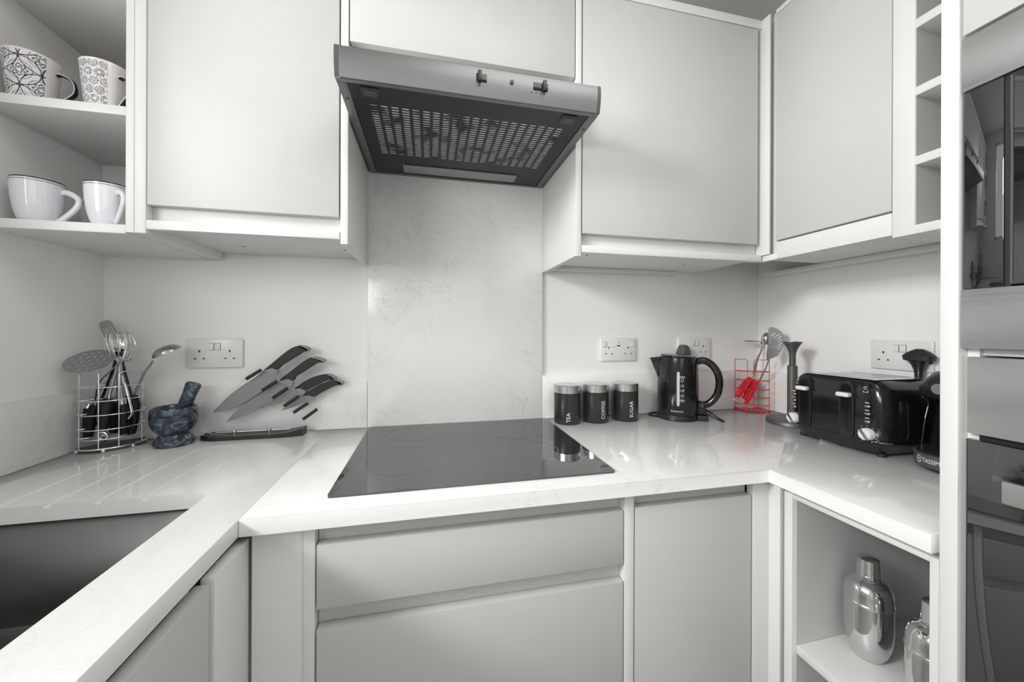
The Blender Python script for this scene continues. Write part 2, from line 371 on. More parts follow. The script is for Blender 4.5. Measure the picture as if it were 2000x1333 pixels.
# ------------------------------------------------------------------ wall units
WF = 0.965; WT = 2.208
def drop(x, y): return (x, y, 1.44)
sh = thing('open_shelf_unit', drop(-.77, 1.12), 'open white corner shelf unit holding mugs, left end of the wall units', 'shelf unit')
MB().box(-.6415, -.6262, WF, 1.28, 1.4375, WT, .0008).build('side_panel', CAB, sh)
MB().box(XL, -.8995, WF, 1.28, 1.4345, WT).build('side_panel', CABIN, sh)
MB().box(-.8995, -.6415, 1.272, 1.28, 1.4345, WT).build('back_panel', CABIN, sh)
for z0, z1 in ((1.4345, 1.4538), (1.6905, 1.7100), (1.955, 1.974), (2.19, WT)):
    MB().box(-.8995, -.6415, WF, 1.272, z0, z1, .0006).build('shelf', CAB, sh)
panel(-.6255, -.6045, WF, 1.28, 1.4375, WT, 'upright white end panel between the mug shelves and the first wall door', 'end_panel')
def wall_cab(x0, x1, label, dx0, dx1, zb=1.457, doorz=1.5005, railz=(1.447, 1.467), dt=2.178):
    t = thing('wall_cabinet', ((x0 + x1) / 2, 1.12, zb), label, 'cabinet')
    MB().box(x0, x1, .987, 1.28, zb, WT, .0008).build('carcass', CAB, t)
    MB().box(dx0, dx1, WF, .9845, doorz, dt, .0012).build('door', DOOR, t)
    if railz: MB().box(x0, x1, WF, .9868, railz[0], railz[1], .0008).build('bottom_rail', CAB, t)
    MB().box(x0, x1, WF, .9868, dt + .003, WT, .0008).build('cornice_strip', CAB, t)
    return t
w1 = wall_cab(-.604, -.2115, 'white single-door wall cabinet left of the extractor', -.6025, -.2135)
for x, y in ((-.50, 1.02), (-.50, 1.16), (-.245, 1.02), (-.235, 1.14)): MB().lathe((x, y, 1.4562), [(.0035, 0), (.0035, .002)], 12).build('screw_hole', GREYM, w1)
w2 = wall_cab(.4165, 1.0235, 'white wide-door wall cabinet right of the extractor', .4185, 1.0085)
for x, y in ((.47, 1.05), (.83, 1.20), (.90, 1.02), (.86, 1.12)): MB().lathe((x, y, 1.4562), [(.0035, 0), (.0035, .002)], 12).build('screw_hole', GREYM, w2)
MB().box(.4165, .93, 1.245, 1.2795, 1.4435, 1.4565, .0008).build('batten', CAB, w2)
panel(-.2095, -.1925, .965, 1.2815, 1.4355, WT, 'upright end panel left of the extractor', 'end_panel')
panel(.3975, .4145, .965, 1.2815, 1.4355, WT, 'upright end panel right of the extractor', 'end_panel')
w3 = wall_cab(-.1915, .3965, 'short white bridging wall cabinet above the extractor', -.1895, .3945, zb=1.885, doorz=1.9315, railz=(1.885, 1.893))
# right wall units
wr_ = thing('wall_cabinet', (1.2, .8, 1.457), 'white single-door wall cabinet on the right wall above the toaster', 'cabinet')
RX = 1.030
MB().box(RX + .018, 1.342, .6335, .9865, 1.457, WT, .0008).build('carcass', CAB, wr_)
MB().box(RX, RX + .017, .6335, .9225, 1.5035, 2.192, .0012).build('door', DOOR, wr_)
MB().box(RX, RX + .0178, .6325, .916, 1.4475, 1.4985, .0008).build('bottom_rail', CAB, wr_)
MB().box(RX, RX + .0178, .9165, .9865, 1.4475, 1.465, .0008).build('bottom_rail', CAB, wr_)
MB().box(RX, RX + .0178, .6335, .9225, 2.194, WT, .0008).build('cornice_strip', CAB, wr_)
MB().box(1.28, 1.3445, .56, 1.20, 1.4435, 1.4565, .0008).build('batten', CAB, wr_)
panel(1.0235, 1.0295, .9385, .9865, 1.466, WT, 'bright upright corner post where the right wall units meet')
panel(1.0405, 1.0475, .9230, .9380, 1.466, WT, 'recessed strip between the corner post and the right wall door')
wk = thing('wine_rack', (1.2, .5, 1.441), 'white wine rack column of square cubbyholes beside the tall oven housing', 'rack')
MB().box(RX, 1.33, .592, .6315, 1.441, WT, .0008).build('side_panel', CAB, wk)
MB().box(RX, 1.33, .4135, .428, 1.441, WT, .0008).build('side_panel', CAB, wk)
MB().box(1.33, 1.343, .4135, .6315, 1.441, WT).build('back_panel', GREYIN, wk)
MB().box(RX + .0015, 1.33, .5905, .5922, 1.46, 2.188).build('inner_side_sheet', GREYIN, wk)  # thin grey sheet on the inner side of the cubbyholes
for z0, z1 in ((1.441, 1.4600), (1.5900, 1.6085), (1.7405, 1.7590), (1.8870, 1.9065), (2.037, 2.056), (2.188, WT)):
    MB().box(RX, 1.33, .428, .5925, z0, z1, .0006).build('shelf', CAB, wk)

# ------------------------------------------------------------------ tall housing with microwave and oven
panel(.7725, 1.343, .3925, .4127, 0, WT, 'tall white side panel of the oven housing at the right end of the worktop', 'end_panel')
th = thing('oven_housing', (1.05, .1, 0), 'tall white appliance housing around microwave and oven', 'cabinet')
MB().box(.792, 1.34, -.22, -.202, 0, WT).build('side_panel', CAB, th)
MB().box(.792, 1.34, .3795, .3920, 0, WT).build('side_panel', CAB, th)
MB().box(.800, 1.34, -.202, .3795, 1.193, 1.2035).build('shelf', CAB, th)
MB().box(1.33, 1.34, -.202, .3795, 0, WT).build('back_panel', CABIN, th)
MB().box(.772, .790, -.205, .3885, 1.6665, 2.2, .001).build('door', DOOR, th)
MB().box(.772, .790, -.205, .3885, .05, .50, .001).build('drawer', DOOR, th)
mw = thing('microwave', (.95, .1, 1.204), 'built-in microwave with brushed steel bands and black mirror glass front', 'microwave')
X0 = .7735
MB().box(.790, 1.25, -.19, .375, 1.21, 1.66).build('body', BLKS, mw)
MB().box(X0, .789, -.205, .3913, 1.5835, 1.6630, .0015).build('trim_band', STEELY, mw)
MB().box(X0, .789, -.205, .3913, 1.2035, 1.2905, .0015).build('trim_band', STEELY, mw)
MB().box(X0 + .003, .789, .3500, .3905, 1.2910, 1.5830, .0008).build('glass_panel', OVG, mw)
MB().box(X0 + .001, .789, -.200, .3440, 1.2925, 1.5815, .0012).build('door', OVG, mw)
MB().box(X0 + .006, .789, .3440, .3500, 1.2910, 1.5830).build('door_gap', SLOT, mw)
MB().box(X0 + .0004, X0 + .0012, .3405, .3425, 1.296, 1.578).build('door_edge', GREYM, mw)
ov = thing('oven', (.95, .1, .5), 'built-in oven with steel control panel, black glass door and bar handle', 'oven')
MB().box(.792, 1.25, -.19, .375, .51, 1.185).build('body', BLKS, ov)
MB().box(.7755, .7915, -.205, .3850, 1.0790, 1.1910, .0012).build('control_panel', STEELY, ov)
MB().box(.7905, .7925, -.200, .379, 1.070, 1.0790).build('vent_gap', SLOT, ov)
MB().box(.7765, .7905, -.205, .3850, .505, 1.0700, .0012).build('door', OVG, ov)
MB().box(.7762, .7905, .3851, .3862, .505, 1.0700).build('door_edge', STEELY, ov)
h = MB().box(.742, .750, -.16, .336, 1.000, 1.030, .002); h.box(.750, .778, .30, .312, 1.006, 1.024, .002).box(.750, .778, -.15, -.138, 1.006, 1.024, .002)
h.build('handle', STEELY, ov)

# ------------------------------------------------------------------ extractor hood
hd = thing('extractor_hood', (.10, 1.03, 1.737), 'stainless steel extractor hood with slotted black filter above the hob', 'extractor hood')
HX0, HX1, HZ = -.1865, .3905, 1.7365
MB().box(HX0 + .006, HX1 - .006, .935, 1.2685, HZ + .02, 1.883, .002).build('body', STEELX, hd)
# visor: gently curved front sheet
m = MB(); prof = []
for k in range(9):
    t = k / 8; prof.append((.8035 - .007 * math.sin(t * math.pi * .75), HZ + .002 + .0600 * t))
vs = []; nx = len(prof)
for x in (HX0 + .008, HX1 - .008):
    vs += [(x, y, z) for y, z in prof] + [(x, y + .010, z) for y, z in prof]
fs = []
for k in range(nx - 1):
    fs += [[k, k + 1, 2 * nx + k + 1, 2 * nx + k], [nx + k, 3 * nx + k, 3 * nx + k + 1, nx + k + 1], [k, nx + k, nx + k + 1, k + 1], [2 * nx + k, 2 * nx + k + 1, 3 * nx + k + 1, 3 * nx + k]]
fs += [[0, 2 * nx, 3 * nx, nx], [nx - 1, 2 * nx - 1, 4 * nx - 1, 3 * nx - 1]]
m.add(vs, fs).build('visor', STEELX, hd, 60)
for x0 in (HX0, HX1 - .0078):
    m = MB(); vs = []
    for x in (x0, x0 + .0078): vs += [(x, y - .0006, z) for y, z in prof] + [(x, .826, prof[-1][1] - .012), (x, .826, HZ + .002)]
    q = nx + 2; fs = [list(range(q)), list(range(q, 2 * q))[::-1]] + [[i, (i + 1) % q, q + (i + 1) % q, q + i] for i in range(q)]
    m.add(vs, fs).build('end_cap', GREYM, hd, 60)
MB().box(HX0 + .008, HX1 - .008, .806, .900, HZ + .058, HZ + .0625, .001).box(HX0 + .004, HX1 - .004, .815, .845, HZ + .02, HZ + .045, .001).build('top_cover', STEELX, hd)
IX0, IX1, IY0, IY1 = -.1665, .3695, .8165, 1.2600
f = MB().box(HX0 + .0015, HX1 - .0015, .8045, IY0, HZ, HZ + .010, .0012).box(HX0 + .0015, IX0, IY0, 1.2685, HZ, HZ + .010, .0012).box(IX1, HX1 - .0015, IY0, 1.2685, HZ, HZ + .010, .0012).box(IX0, IX1, IY1, 1.2685, HZ, HZ + .010, .0012)
f.box(HX0 + .001, HX0 + .003, .812, 1.2685, HZ, HZ + .045).box(HX1 - .003, HX1 - .001, .812, 1.2685, HZ, HZ + .045)
f.build('bottom_frame', STEELX, hd)
MB().box(HX0 + .010, HX1 - .010, .8040, .8052, HZ + .0002, HZ + .0012).build('seam_line', BLKS, hd)
def holes(xs, ys, z0, z1, m=None):
    m = m or MB(); nx, ny = len(xs), len(ys)
    vs = [(x, y, z) for z in (z0, z1) for y in ys for x in xs]; fs = []
    I = lambda i, j, k: k * nx * ny + j * nx + i
    for j in range(ny - 1):
        for i in range(nx - 1):
            if i % 2 and j % 2:
                a, b, c, d = (i, j), (i + 1, j), (i + 1, j + 1), (i, j + 1)
                for p, q in ((a, b), (b, c), (c, d), (d, a)): fs.append([I(*p, 0), I(*q, 0), I(*q, 1), I(*p, 1)])
            else:
                for k in (0, 1): fs.append([I(i, j, k), I(i + 1, j, k), I(i + 1, j + 1, k), I(i, j + 1, k)])
    return m.add(vs, fs)
xs = [IX0 + .001]; p = (.335 + .137) / 20
for k in range(20): a = -.137 + k * p; xs += [a + .004, a + p - .0035]
xs.append(IX1 - .001)
ys = [IY0 + .001]; p = (1.128 - .886) / 23
for k in range(23): a = .886 + k * p; ys += [a + .0018, a + .0018 + .0066]
ys.append(IY1 - .001)
fp = holes(xs, ys, HZ + .0025, HZ + .0034).build('filter_panel', HOODB, hd, 0)
MB().box(IX0 + .01, IX1 - .01, .87, 1.15, HZ + .0038, HZ + .0070).build('grease_filter', FILT, hd)
m = MB().box(-.079, .282, 1.186, 1.238, HZ - .0015, HZ + .0022, .001); m.build('lamp_cover', LENS, hd)
for cx in (-.124, .326):
    c = MB().box(cx - .018, cx + .018, .826, .862, HZ + .0005, HZ + .0024, .0006).build('filter_latch', BLKS, hd)
    MB().box(cx - .012, cx + .012, .834, .852, HZ - .0012, HZ + .0006, .0005).build('latch_tab', GREYM, c)
for x, y in ((HX0 + .011, .872), (HX1 - .011, .872)): MB().lathe((x, y, HZ - .0006), [(.004, 0), (.004, .001)], 14).build('screw', BLKS, hd)
yf = .7962
for x0, x1, kx in ((.0985, .1215, .105), (.2265, .2610, .251)):
    s_ = MB().box(x0, x1, yf - .0004, yf + .002, 1.7665, 1.7835, .0004).build('slider_slot', BLK, hd)
    MB().box(kx - .0035, kx + .0045, yf - .009, yf + .001, 1.7640, 1.7865, .0015).build('slider_knob', BLKS, s_)
MB().tube([(.1775, yf + .002, 1.7755), (.1775, yf - .0025, 1.7755)], .0042, 20).build('indicator', BLKS, hd)
for k in range(4): MB().box(.222 + k * .010, .2245 + k * .010, yf - .0003, yf + .0009, 1.7605, 1.7615).build('switch_mark', BLKS, hd)
MB().add([(.104, yf - .0004, 1.7605), (.108, yf - .0004, 1.7605), (.106, yf - .0004, 1.756)], [[0, 1, 2]]).build('lamp_mark', BLKS, hd)

# ------------------------------------------------------------------ hob
hb = thing('hob', (.11, 1.0, WZ), 'black glass induction hob set on the quartz worktop', 'hob')
ol = rrect(-.1860, .4090, .7535, 1.2640, .008, 4); prism(ol, WZ, WZ + .0045).build('glass', HOBG, hb)
def arc(cx, cy, r, a0=0, a1=360, w=.0009, n=64):
    m = MB(); vs = []; 
    for k in range(n + 1):
        a = R(a0 + (a1 - a0) * k / n)
        for q in (r - w, r + w): vs.append((cx + q * math.cos(a), cy + q * math.sin(a), WZ + .00475))
    return m.add(vs, [[2 * k, 2 * k + 1, 2 * k + 3, 2 * k + 2] for k in range(n)])
for cx, cy, r in ((-.055, .930, .098), (-.045, 1.150, .072), (.270, 1.135, .098), (.262, .935, .072)): arc(cx, cy, r).build('cooking_zone', HOBR, hb)
m = MB()
for k in range(5): m.box(.385 + .004 * k, .3865 + .004 * k, .764, .770, WZ + .0046, WZ + .0049)
m.lathe((.372, .795, WZ + .0046), [(.003, 0), (.003, .0003)], 12); m.build('touch_controls', HOBR, hb)

# ------------------------------------------------------------------ sockets
def socket(loc, label, face='y', kind='plain'):
    t = thing('wall_socket', loc, label, 'socket')
    W, H = .0735, .0435
    def mp(a, d, z):          # a sideways, d out of the wall, z up -> world
        return (loc[0] + a, loc[1] - d, loc[2] + z) if face == 'y' else (loc[0] - d, loc[1] - a, loc[2] + z)
    def bx(name, a0, a1, d0, d1, z0, z1, mt, b=.0, par=None):
        m = MB().box(a0, a1, d0, d1, z0, z1, b).xf(lambda p: mp(p.x, p.y, p.z)); return m.build(name, mt, par or t)
    bx('face_plate', -W, W, 0, .009, -H, H, PLAST, .0035)
    for s in (-1, 1):
        a = .0395 * s
        m = MB().box(a - .002, a + .002, .0088, .0093, .0035, .0105).box(a - .0145, a - .0085, .0088, .0093, -.0170, -.0135).box(a + .0085, a + .0145, .0088, .0093, -.0170, -.0135)
        m.xf(lambda p: mp(p.x, p.y, p.z)).build('pin_holes', SLOT, t)
    sw = (-.0085, .0085) if kind == 'plain' else (-.058, .056)
    for a in sw:
        bx('switch_rocker', a - .0065, a + .0065, .0085, .0125, .010, .030, PLAST, .0012)
        bx('rocker_gap', a - .0073, a + .0073, .0088, .0092, .0092, .0308, GREYM)
    if kind == 'usb':
        bx('usb_port', -.0065, .0065, .0088, .0093, .012, .0165, SLOT); bx('usb_port', -.0035, .0035, .0088, .0093, .025, .027, GREYM)
        bx('usb_frame', -.026, -.0085, .0087, .0091, .009, .010, GREYM)
    return t
socket((-.624, YB, 1.1555), 'double wall socket left, between utensils and knives')
socket((.7005, YB, 1.1565), 'double wall socket with a central charging port, above the canisters', kind='usb')
s3 = socket((1.032, YB, 1.159), 'double wall socket behind the kettle, right half free')
socket((XR, .8005, 1.1585), 'double wall socket on the right wall behind the toaster', face='x')
# plugs
pg = thing('plug', (.972, 1.262, 1.142), 'dark grey plug in the socket behind the kettle', 'plug')
m = MB(); ol = [(-.024, -.026), (-.026, -.006), (-.014, .022), (-.006, .027), (.008, .027), (.016, .022), (.027, -.006), (.026, -.024)]
q = len(ol); vs = [(.972 + x, 1.273, 1.147 + z) for x, z in ol] + [(.972 + x * .92, 1.250, 1.147 + z * .92) for x, z in ol] + [(.972 + x * .5, 1.243, 1.147 + z * .5) for x, z in ol]
m.add(vs, [list(range(q))] + [[i + a * q, (i + 1) % q + a * q, q + (i + 1) % q + a * q, q + i + a * q] for a in (0, 1) for i in range(q)] + [[2 * q + i for i in range(q)]])
m.build('plug_body', GREYM, pg, 25)
MB().tube([(.972, 1.255, 1.122), (.972, 1.252, 1.108), (.970, 1.250, 1.085), (.965, 1.245, .99), (.96, 1.24, .94)], .0033, 8).build('flex', BLKM, pg)
p2 = thing('plug', (1.320, .742, 1.1), 'black mushroom-shaped plug on the right wall behind the toaster', 'plug')
c = (1.315, .7455)
m = MB().loft([(c[0], c[1], 1.1465, .010, .023, 3), (c[0], c[1], 1.1485, .017, .031, 3), (c[0], c[1], 1.161, .018, .034, 3), (c[0] + .002, c[1], 1.172, .014, .022, 3), (c[0] + .003, c[1], 1.180, .006, .008, 2.4)], 24)
m.build('plug_body', BLKM, p2, 28)
MB().lathe((c[0], c[1], 0), [(.009, 1.085), (.0085, 1.108), (.010, 1.122), (.014, 1.134), (.021, 1.1475)], 20).build('grip', BLKS, p2)
MB().tube([(c[0], c[1], 1.09), (1.32, .742, 1.04), (1.322, .75, .96), (1.318, .76, .915)], .0035, 8).build('flex', BLKM, p2)
MB().box(c[0] + .010, 1.3365, c[1] - .02, c[1] + .02, 1.140, 1.166, .003).build('plug_base', BLKM, p2)

# ------------------------------------------------------------------ mugs
def vcol_mat(name, rough=.08):
    m = mat(name, .8, rough, coat=.3); a = nd(m, 'ShaderNodeVertexColor'); a.layer_name = 'glaze'
    lk(m, a.outputs[0], m.node_tree.nodes['Principled BSDF'].inputs['Base Color']); return m
PATT = vcol_mat('patterned_ceramic')
def cup(prof_out, wall, n=64):
    pin = [(max(.001, r - wall), z) for r, z in prof_out if z > .006]
    return [(.001, prof_out[0][1] + .001)] + prof_out + [(prof_out[-1][0] - wall * .5, prof_out[-1][1] + .0006)] + pin[::-1] + [(.001, .007)]
def white_mug(c, label, hang, r=.0405, h=.094):
    t = thing('mug', c, label, 'mug', 'white mugs on the lower shelf')
    s = r / .0405
    pr = [(.024 * s, 0), (.0265 * s, .002), (.031 * s, .014 * h / .094), (.0355 * s, .032 * h / .094), (.0385 * s, .055 * h / .094), (.0400 * s, .075 * h / .094), (r, h)]
    MB().lathe(c, cup(pr, .0028), 56, False).build('bowl', CER, t, 60)
    MB().lathe(c, [(r - .0030, h + .0005), (r - .0022, h + .0018), (r - .0004, h + .0018), (r + .0004, h - .0002), (r - .0002, h - .001)], 56, False).build('rim', RIM, t, 60)
    MB().lathe(c, [(r + .0002, h - .0050), (r + .0004, h - .0045), (r + .0002, h - .0040)], 56, False).build('rim_line', RIM, t, 60)
    d = Vector((math.cos(hang), math.sin(hang), 0)); b = Vector(c)
    pts = [b + d * (r - .004) + Vector((0, 0, h * .80)), b + d * (r + .010) + Vector((0, 0, h * .81)), b + d * (r + .027) + Vector((0, 0, h * .68)), b + d * (r + .024) + Vector((0, 0, h * .48)), b + d * (r + .004) + Vector((0, 0, h * .22)), b + d * (r - .008) + Vector((0, 0, h * .12))]
    MB().tube(smoothline(pts, 6), .0042, 10, flat=1.5).build('handle', CER, t, 60)
    return t
white_mug((-.836, 1.020, 1.4540), 'large white mug with black rim on the lower shelf, leftmost', R(4))
white_mug((-.706, 1.018, 1.4540), 'large white mug with black rim on the lower shelf, beside the end panel', R(-38))
white_mug((-.820, 1.160, 1.4540), 'white mug mostly hidden behind the two front mugs, lower shelf', R(-60), h=.085)
def pattern_mug(c, label, hang, fn, rt=.0425, rb=.0325, h=.105, star=False):
    t = thing('mug', c, label, 'mug', 'patterned mugs on the upper shelf')
    n, mz = 240, 110; me = bpy.data.meshes.new('bowl'); vs = []; cols = []; fs = []
    for j in range(mz + 1):
        z = h * j / mz; r = rb + (rt - rb) * (z / h) ** .85
        for k in range(n):
            a = 2 * math.pi * k / n; vs.append((r * math.cos(a), r * math.sin(a), z)); da = (a - hang + math.pi) % (2 * math.pi) - math.pi
            plain = abs(da) < .55 or z > h - .004
            cols.append((.80, .78, .75) if plain else fn((a - hang) * .0375, z))
    for j in range(mz):
        for k in range(n): fs.append([j * n + k, j * n + (k + 1) % n, (j + 1) * n + (k + 1) % n, (j + 1) * n + k])
    base = len(vs); inner = [(rt - .0012, h + .0009), (rt - .0028, h), (rb + .003, h * .35), (rb - .004, .008), (.001, .006)]
    for r, z in inner:
        for k in range(n): a = 2 * math.pi * k / n; vs.append((r * math.cos(a), r * math.sin(a), z)); cols.append((.80, .79, .77))
    prev = mz * n
    for q in range(len(inner)):
        cur = base + q * n
        for k in range(n): fs.append([prev + k, prev + (k + 1) % n, cur + (k + 1) % n, cur + k])
        prev = cur
    fs.append(list(range(n))[::-1])
    me.from_pydata(vs, [], fs); ca = me.color_attributes.new('glaze', 'FLOAT_COLOR', 'POINT')
    for i, cc in enumerate(cols): ca.data[i].color = (*cc, 1)
    for p_ in me.polygons: p_.use_smooth = True
    me.set_sharp_from_angle(angle=R(50)); me.materials.append(PATT)
    o = bpy.data.objects.new('bowl', me); C.objects.link(o); o.parent = t
    d = Vector((math.cos(hang), math.sin(hang), 0)); b = Vector(c); sd = d.cross(Vector((0, 0, 1)))
    pts = smoothline([b + d * (rt - .006) + Vector((0, 0, h * .74)), b + d * (rt + .006) + Vector((0, 0, h * .77)), b + d * (rt + .025) + Vector((0, 0, h * .66)), b + d * (rt + .027) + Vector((0, 0, h * .42)), b + d * (rt + .006) + Vector((0, 0, h * .20)), b + d * (rt - .012) + Vector((0, 0, h * .03))], 7)
    MB().tube(pts, .0062, 12, flat=.45, side=sd).build('handle', NAVYG, t, 60)
    for s in (-1, 1):
        MB().tube([p_ + sd * s * .0060 for p_ in pts], .0011, 6).build('handle_edge', CER, t, 60)
    return t
NAVYG = mat('navy_glaze', (.012, .014, .03), .1, coat=.3)
WH = (.80, .79, .80); IN = (.015, .016, .035)
def lattice(u, z):
    p = .030; a, b = u / p, z / p; ln = 9
    for i in range(int(math.floor(a)) - 1, int(math.floor(a)) + 3):
        for j in range(int(math.floor(b)) - 1, int(math.floor(b)) + 3):
            if (i + j) % 2: continue
            d = abs(math.hypot(a - i, b - j) - .98) * p; wdt = .0009 if (i % 4) else .0013
            if d < wdt: return IN
            d = abs(math.hypot(a - i, b - j) - .60) * p
            if d < .00045: return IN
            for ang in (0, .785, 1.571, 2.356):
                du = (a - i) * math.cos(ang) + (b - j) * math.sin(ang); dv = -(a - i) * math.sin(ang) + (b - j) * math.cos(ang)
                if abs(math.hypot(du / .40, dv / .14) - 1) < .10: return IN
    return WH
def rosettes(u, z):
    p = .0185; b = z / p - .1; j = round(b); a = u / p - .5 * (j % 2); i = round(a)
    du, dv = (a - i) * p, (b - j) * p; r = math.hypot(du, dv); th = math.atan2(dv, du); k = (i * 3 + j) % 3
    if abs(r - .0074) < (.0008 if math.sin(th * 14) > -.3 else .0002): return IN
    if abs(r - .0055) < .00035: return IN
    if k != 1 and .0012 < r < .0042 + .0006 * math.sin(th * 8) and math.cos(th * 8) > -.1: return IN
    if k == 1 and abs(r - .0038) < .0005: return IN
    if r > .0086 and math.sin(u * 2600) * math.sin(z * 2600) > .72: return IN
    return WH
def star(u, z):
    du, dv = ((u + .01) % .04) - .02, z - .05; r = math.hypot(du, dv); th = math.atan2(dv, du)
    return IN if r < .019 and abs(math.sin(th * 6)) < .35 and r > .002 else WH
pattern_mug((-.846, 1.018, 1.7103), 'mug with dark blue interlaced circle lattice on the upper shelf', R(8), lattice)
pattern_mug((-.714, 1.020, 1.7103), 'mug with dark rosette dots on the upper shelf beside the end panel', R(-22), rosettes)
pattern_mug((-.800, 1.165, 1.7103), 'mug with dark starburst print, behind the lattice mug handle', R(40), star)

# ------------------------------------------------------------------ canisters
def canister(cx, cy, word, label, turn, rise, size=.0135):
    t = thing('canister', (cx, cy, WZ), label, 'canister', 'black storage canisters beside the hob')
    r = .0452; zt = .1055
    MB().lathe((cx, cy, WZ), [(.001, .0003), (r - .002, .0003), (r, .003), (r, zt - .002), (r - .003, zt)], 64, False).build('jar', CANM, t, 50)
    MB().lathe((cx, cy, WZ), [(r - .0025, zt - .001), (r + .0006, zt), (r + .0006, zt + .0245), (r - .001, zt + .0262), (r - .0035, zt + .0266), (.0005, zt + .0270)], 64, False).build('lid', CANL, t, 35)
    def mp(x, y, z):      # text runs upwards; x along text, y across
        a = turn + y / r; return (cx + (r + .0004 + z) * math.cos(a), cy + (r + .0004 + z) * math.sin(a), WZ + rise + x)
    text(word, size, lambda x, y, z: mp(x, -y, z)).build('lettering', PRINT, t, 0)
    return t
CANL = brushed('canister_lid', .66, .24, (4, 4, 600), .05)
# angle facing the camera
def facing(cx, cy): return math.atan2(-cy, -cx)
for cx, w_, lb, off, rise in ((.4685, 'TEA', 'black canister with steel lid lettered TEA', .11, .0255), (.5745, 'COFFEE', 'black canister with steel lid lettered COFFEE', .62, .0465), (.6895, 'SUGAR', 'black canister with steel lid lettered SUGAR', .50, .0440)):
    canister(cx, 1.2060, w_, lb, facing(cx, 1.206) + off, rise, .0180)

# ------------------------------------------------------------------ kettle
kc = Vector((.8890, 1.1860, WZ)); kt = thing('kettle', kc, 'glossy black jug kettle with pale level window, right of the canisters', 'kettle')
kd = Vector((.80, -.60, 0)).normalized()      # towards the handle
kf = Vector((-.60, -.80, 0))                  # towards the viewer side
def kp(a, b, z): return kc + kd * a + kf * b + Vector((0, 0, z))
KR = .0700
def kloft(rings, m=None):
    m = m or MB(); n = 56; vs = []; fs = []
    for z, ra, rb, ox in rings:
        for k in range(n): a = 2 * math.pi * k / n; vs.append(kp(ox + ra * math.cos(a), rb * math.sin(a), z))
    for i in range(len(rings) - 1):
        for k in range(n): fs.append([i * n + k, i * n + (k + 1) % n, (i + 1) * n + (k + 1) % n, (i + 1) * n + k])
    fs.append(list(range(n))[::-1]); fs.append([(len(rings) - 1) * n + k for k in range(n)]); return m.add(vs, fs)
kloft([(.0, .068, .068, 0), (.002, .0705, .0705, 0), (.017, .0705, .0705, 0), (.019, .070, .070, 0)]).build('power_base', BLKS, kt, 40)
kloft([(.020, .069, .069, 0), (.023, KR, KR, 0), (.12, .0695, .0695, 0), (.190, .0665, .0665, .001), (.222, .0640, .0640, .003), (.2245, .061, .061, .003)]).build('body', BLK, kt, 40)
l_ = kloft([(.2245, .0615, .0615, .003), (.2290, .0600, .0600, .002), (.2310, .050, .050, 0), (.2315, .02, .02, 0)]); l_.xf(lambda p: (p.x, p.y, p.z + (-(Vector(p) - kc).dot(kd) * .045))).build('lid', BLK, kt, 40)
m = MB(); vs = [kp(-.058, .026, .222), kp(-.058, -.026, .222), kp(-.094, 0, .214), kp(-.0655, .024, .150), kp(-.0655, -.024, .150), kp(-.066, 0, .138), kp(-.097, 0, .2165), kp(-.056, .028, .2235), kp(-.056, -.028, .2235)]
m.add(vs, [[0, 2, 3], [1, 4, 2], [2, 5, 3], [2, 4, 5], [6, 7, 8], [0, 7, 6, 2], [1, 2, 6, 8], [0, 3, 5, 4, 1], [0, 1, 8, 7]]).build('spout', BLK, kt, 20)
hp = smoothline([kp(.058, 0, .205), kp(.082, 0, .2125), kp(.108, 0, .200), kp(.1285, 0, .170), kp(.134, 0, .130), kp(.125, 0, .090), kp(.103, 0, .062), kp(.080, 0, .054), kp(.062, 0, .060)], 6)
MB().tube(hp, .0125, 16).build('handle', BLK, kt, 60)
kb = MB().box(.056, .098, -.017, .017, .020, .060, .004).xf(lambda p: kp(p.x - (.012 if p.z > .05 else 0), p.y, p.z)); kb.build('connector_block', BLK, kt, 40)
MB().box(.050, .100, -.024, .024, .0, .019, .003).xf(lambda p: kp(p.x, p.y, p.z)).build('base_tongue', BLKS, kt, 40)
def kmap(phi0, r0, z0):
    def f(x, y, z):
        a = phi0 + x / r0; q = r0 + .0005 + z; return kp(q * math.sin(a), q * math.cos(a), z0 + y)
    return f
WIN = mat('level_window', .55, .35)
ol = rrect(-.0045, .0045, -.060, .060, .004, 4)
def kplate(ol, t_, fn): return plate([ol], t_, fn)
m = MB(); vs = []; zz = [-.0600 + .0075 * k for k in range(17)]
fm = kmap(.03, KR, .115)
for z in zz:
    wv = .0045 if abs(z) < .057 else .003
    for x in (-wv, wv): vs.append(fm(x, z, .0002))
m.add(vs, [[2 * k, 2 * k + 1, 2 * k + 3, 2 * k + 2] for k in range(16)]).build('level_window', WIN, kt, 60)
m = MB()
for k, (zt_, tx) in enumerate(((.157, 'MAX'), (.146, '1.7'), (.1285, '1.5'), (.111, '1.25'), (.0935, '1.0'), (.0755, 'MIN'))):
    tm = text(tx, .0085, kmap(.215, KR, zt_)); m.add(tm.v, tm.f)
    m.add([kmap(.215, KR, zt_ - .005)(x, y, .0003) for x, y in ((-.007, -.0004), (.006, -.0004), (.006, .0004), (-.007, .0004))], [[0, 1, 2, 3]])
m.build('level_marks', PRINT, kt, 0)
text('Cookworks', .0085, kmap(-.02, KR, .0365)).build('lettering', PRINT, kt, 0)
gp = [kp(-.055, -.05, .004), kp(-.088, -.035, .003), kp(-.100, -.005, .003), kp(-.088, .015, .003), kp(-.068, .026, .004)]
MB().tube(smoothline(gp, 6), .0028, 8).build('flex', BLKM, kt, 60)
gp = [kp(.085, -.02, .040), kp(.110, -.03, .022), kp(.135, -.02, .006), kp(.148, .0, .0032), kp(.140, .008, .003), kp(.115, -.005, .012), kp(.088, -.01, .028)]
MB().tube(smoothline(gp, 6), .0028, 8).build('flex', BLKM, kt, 60)

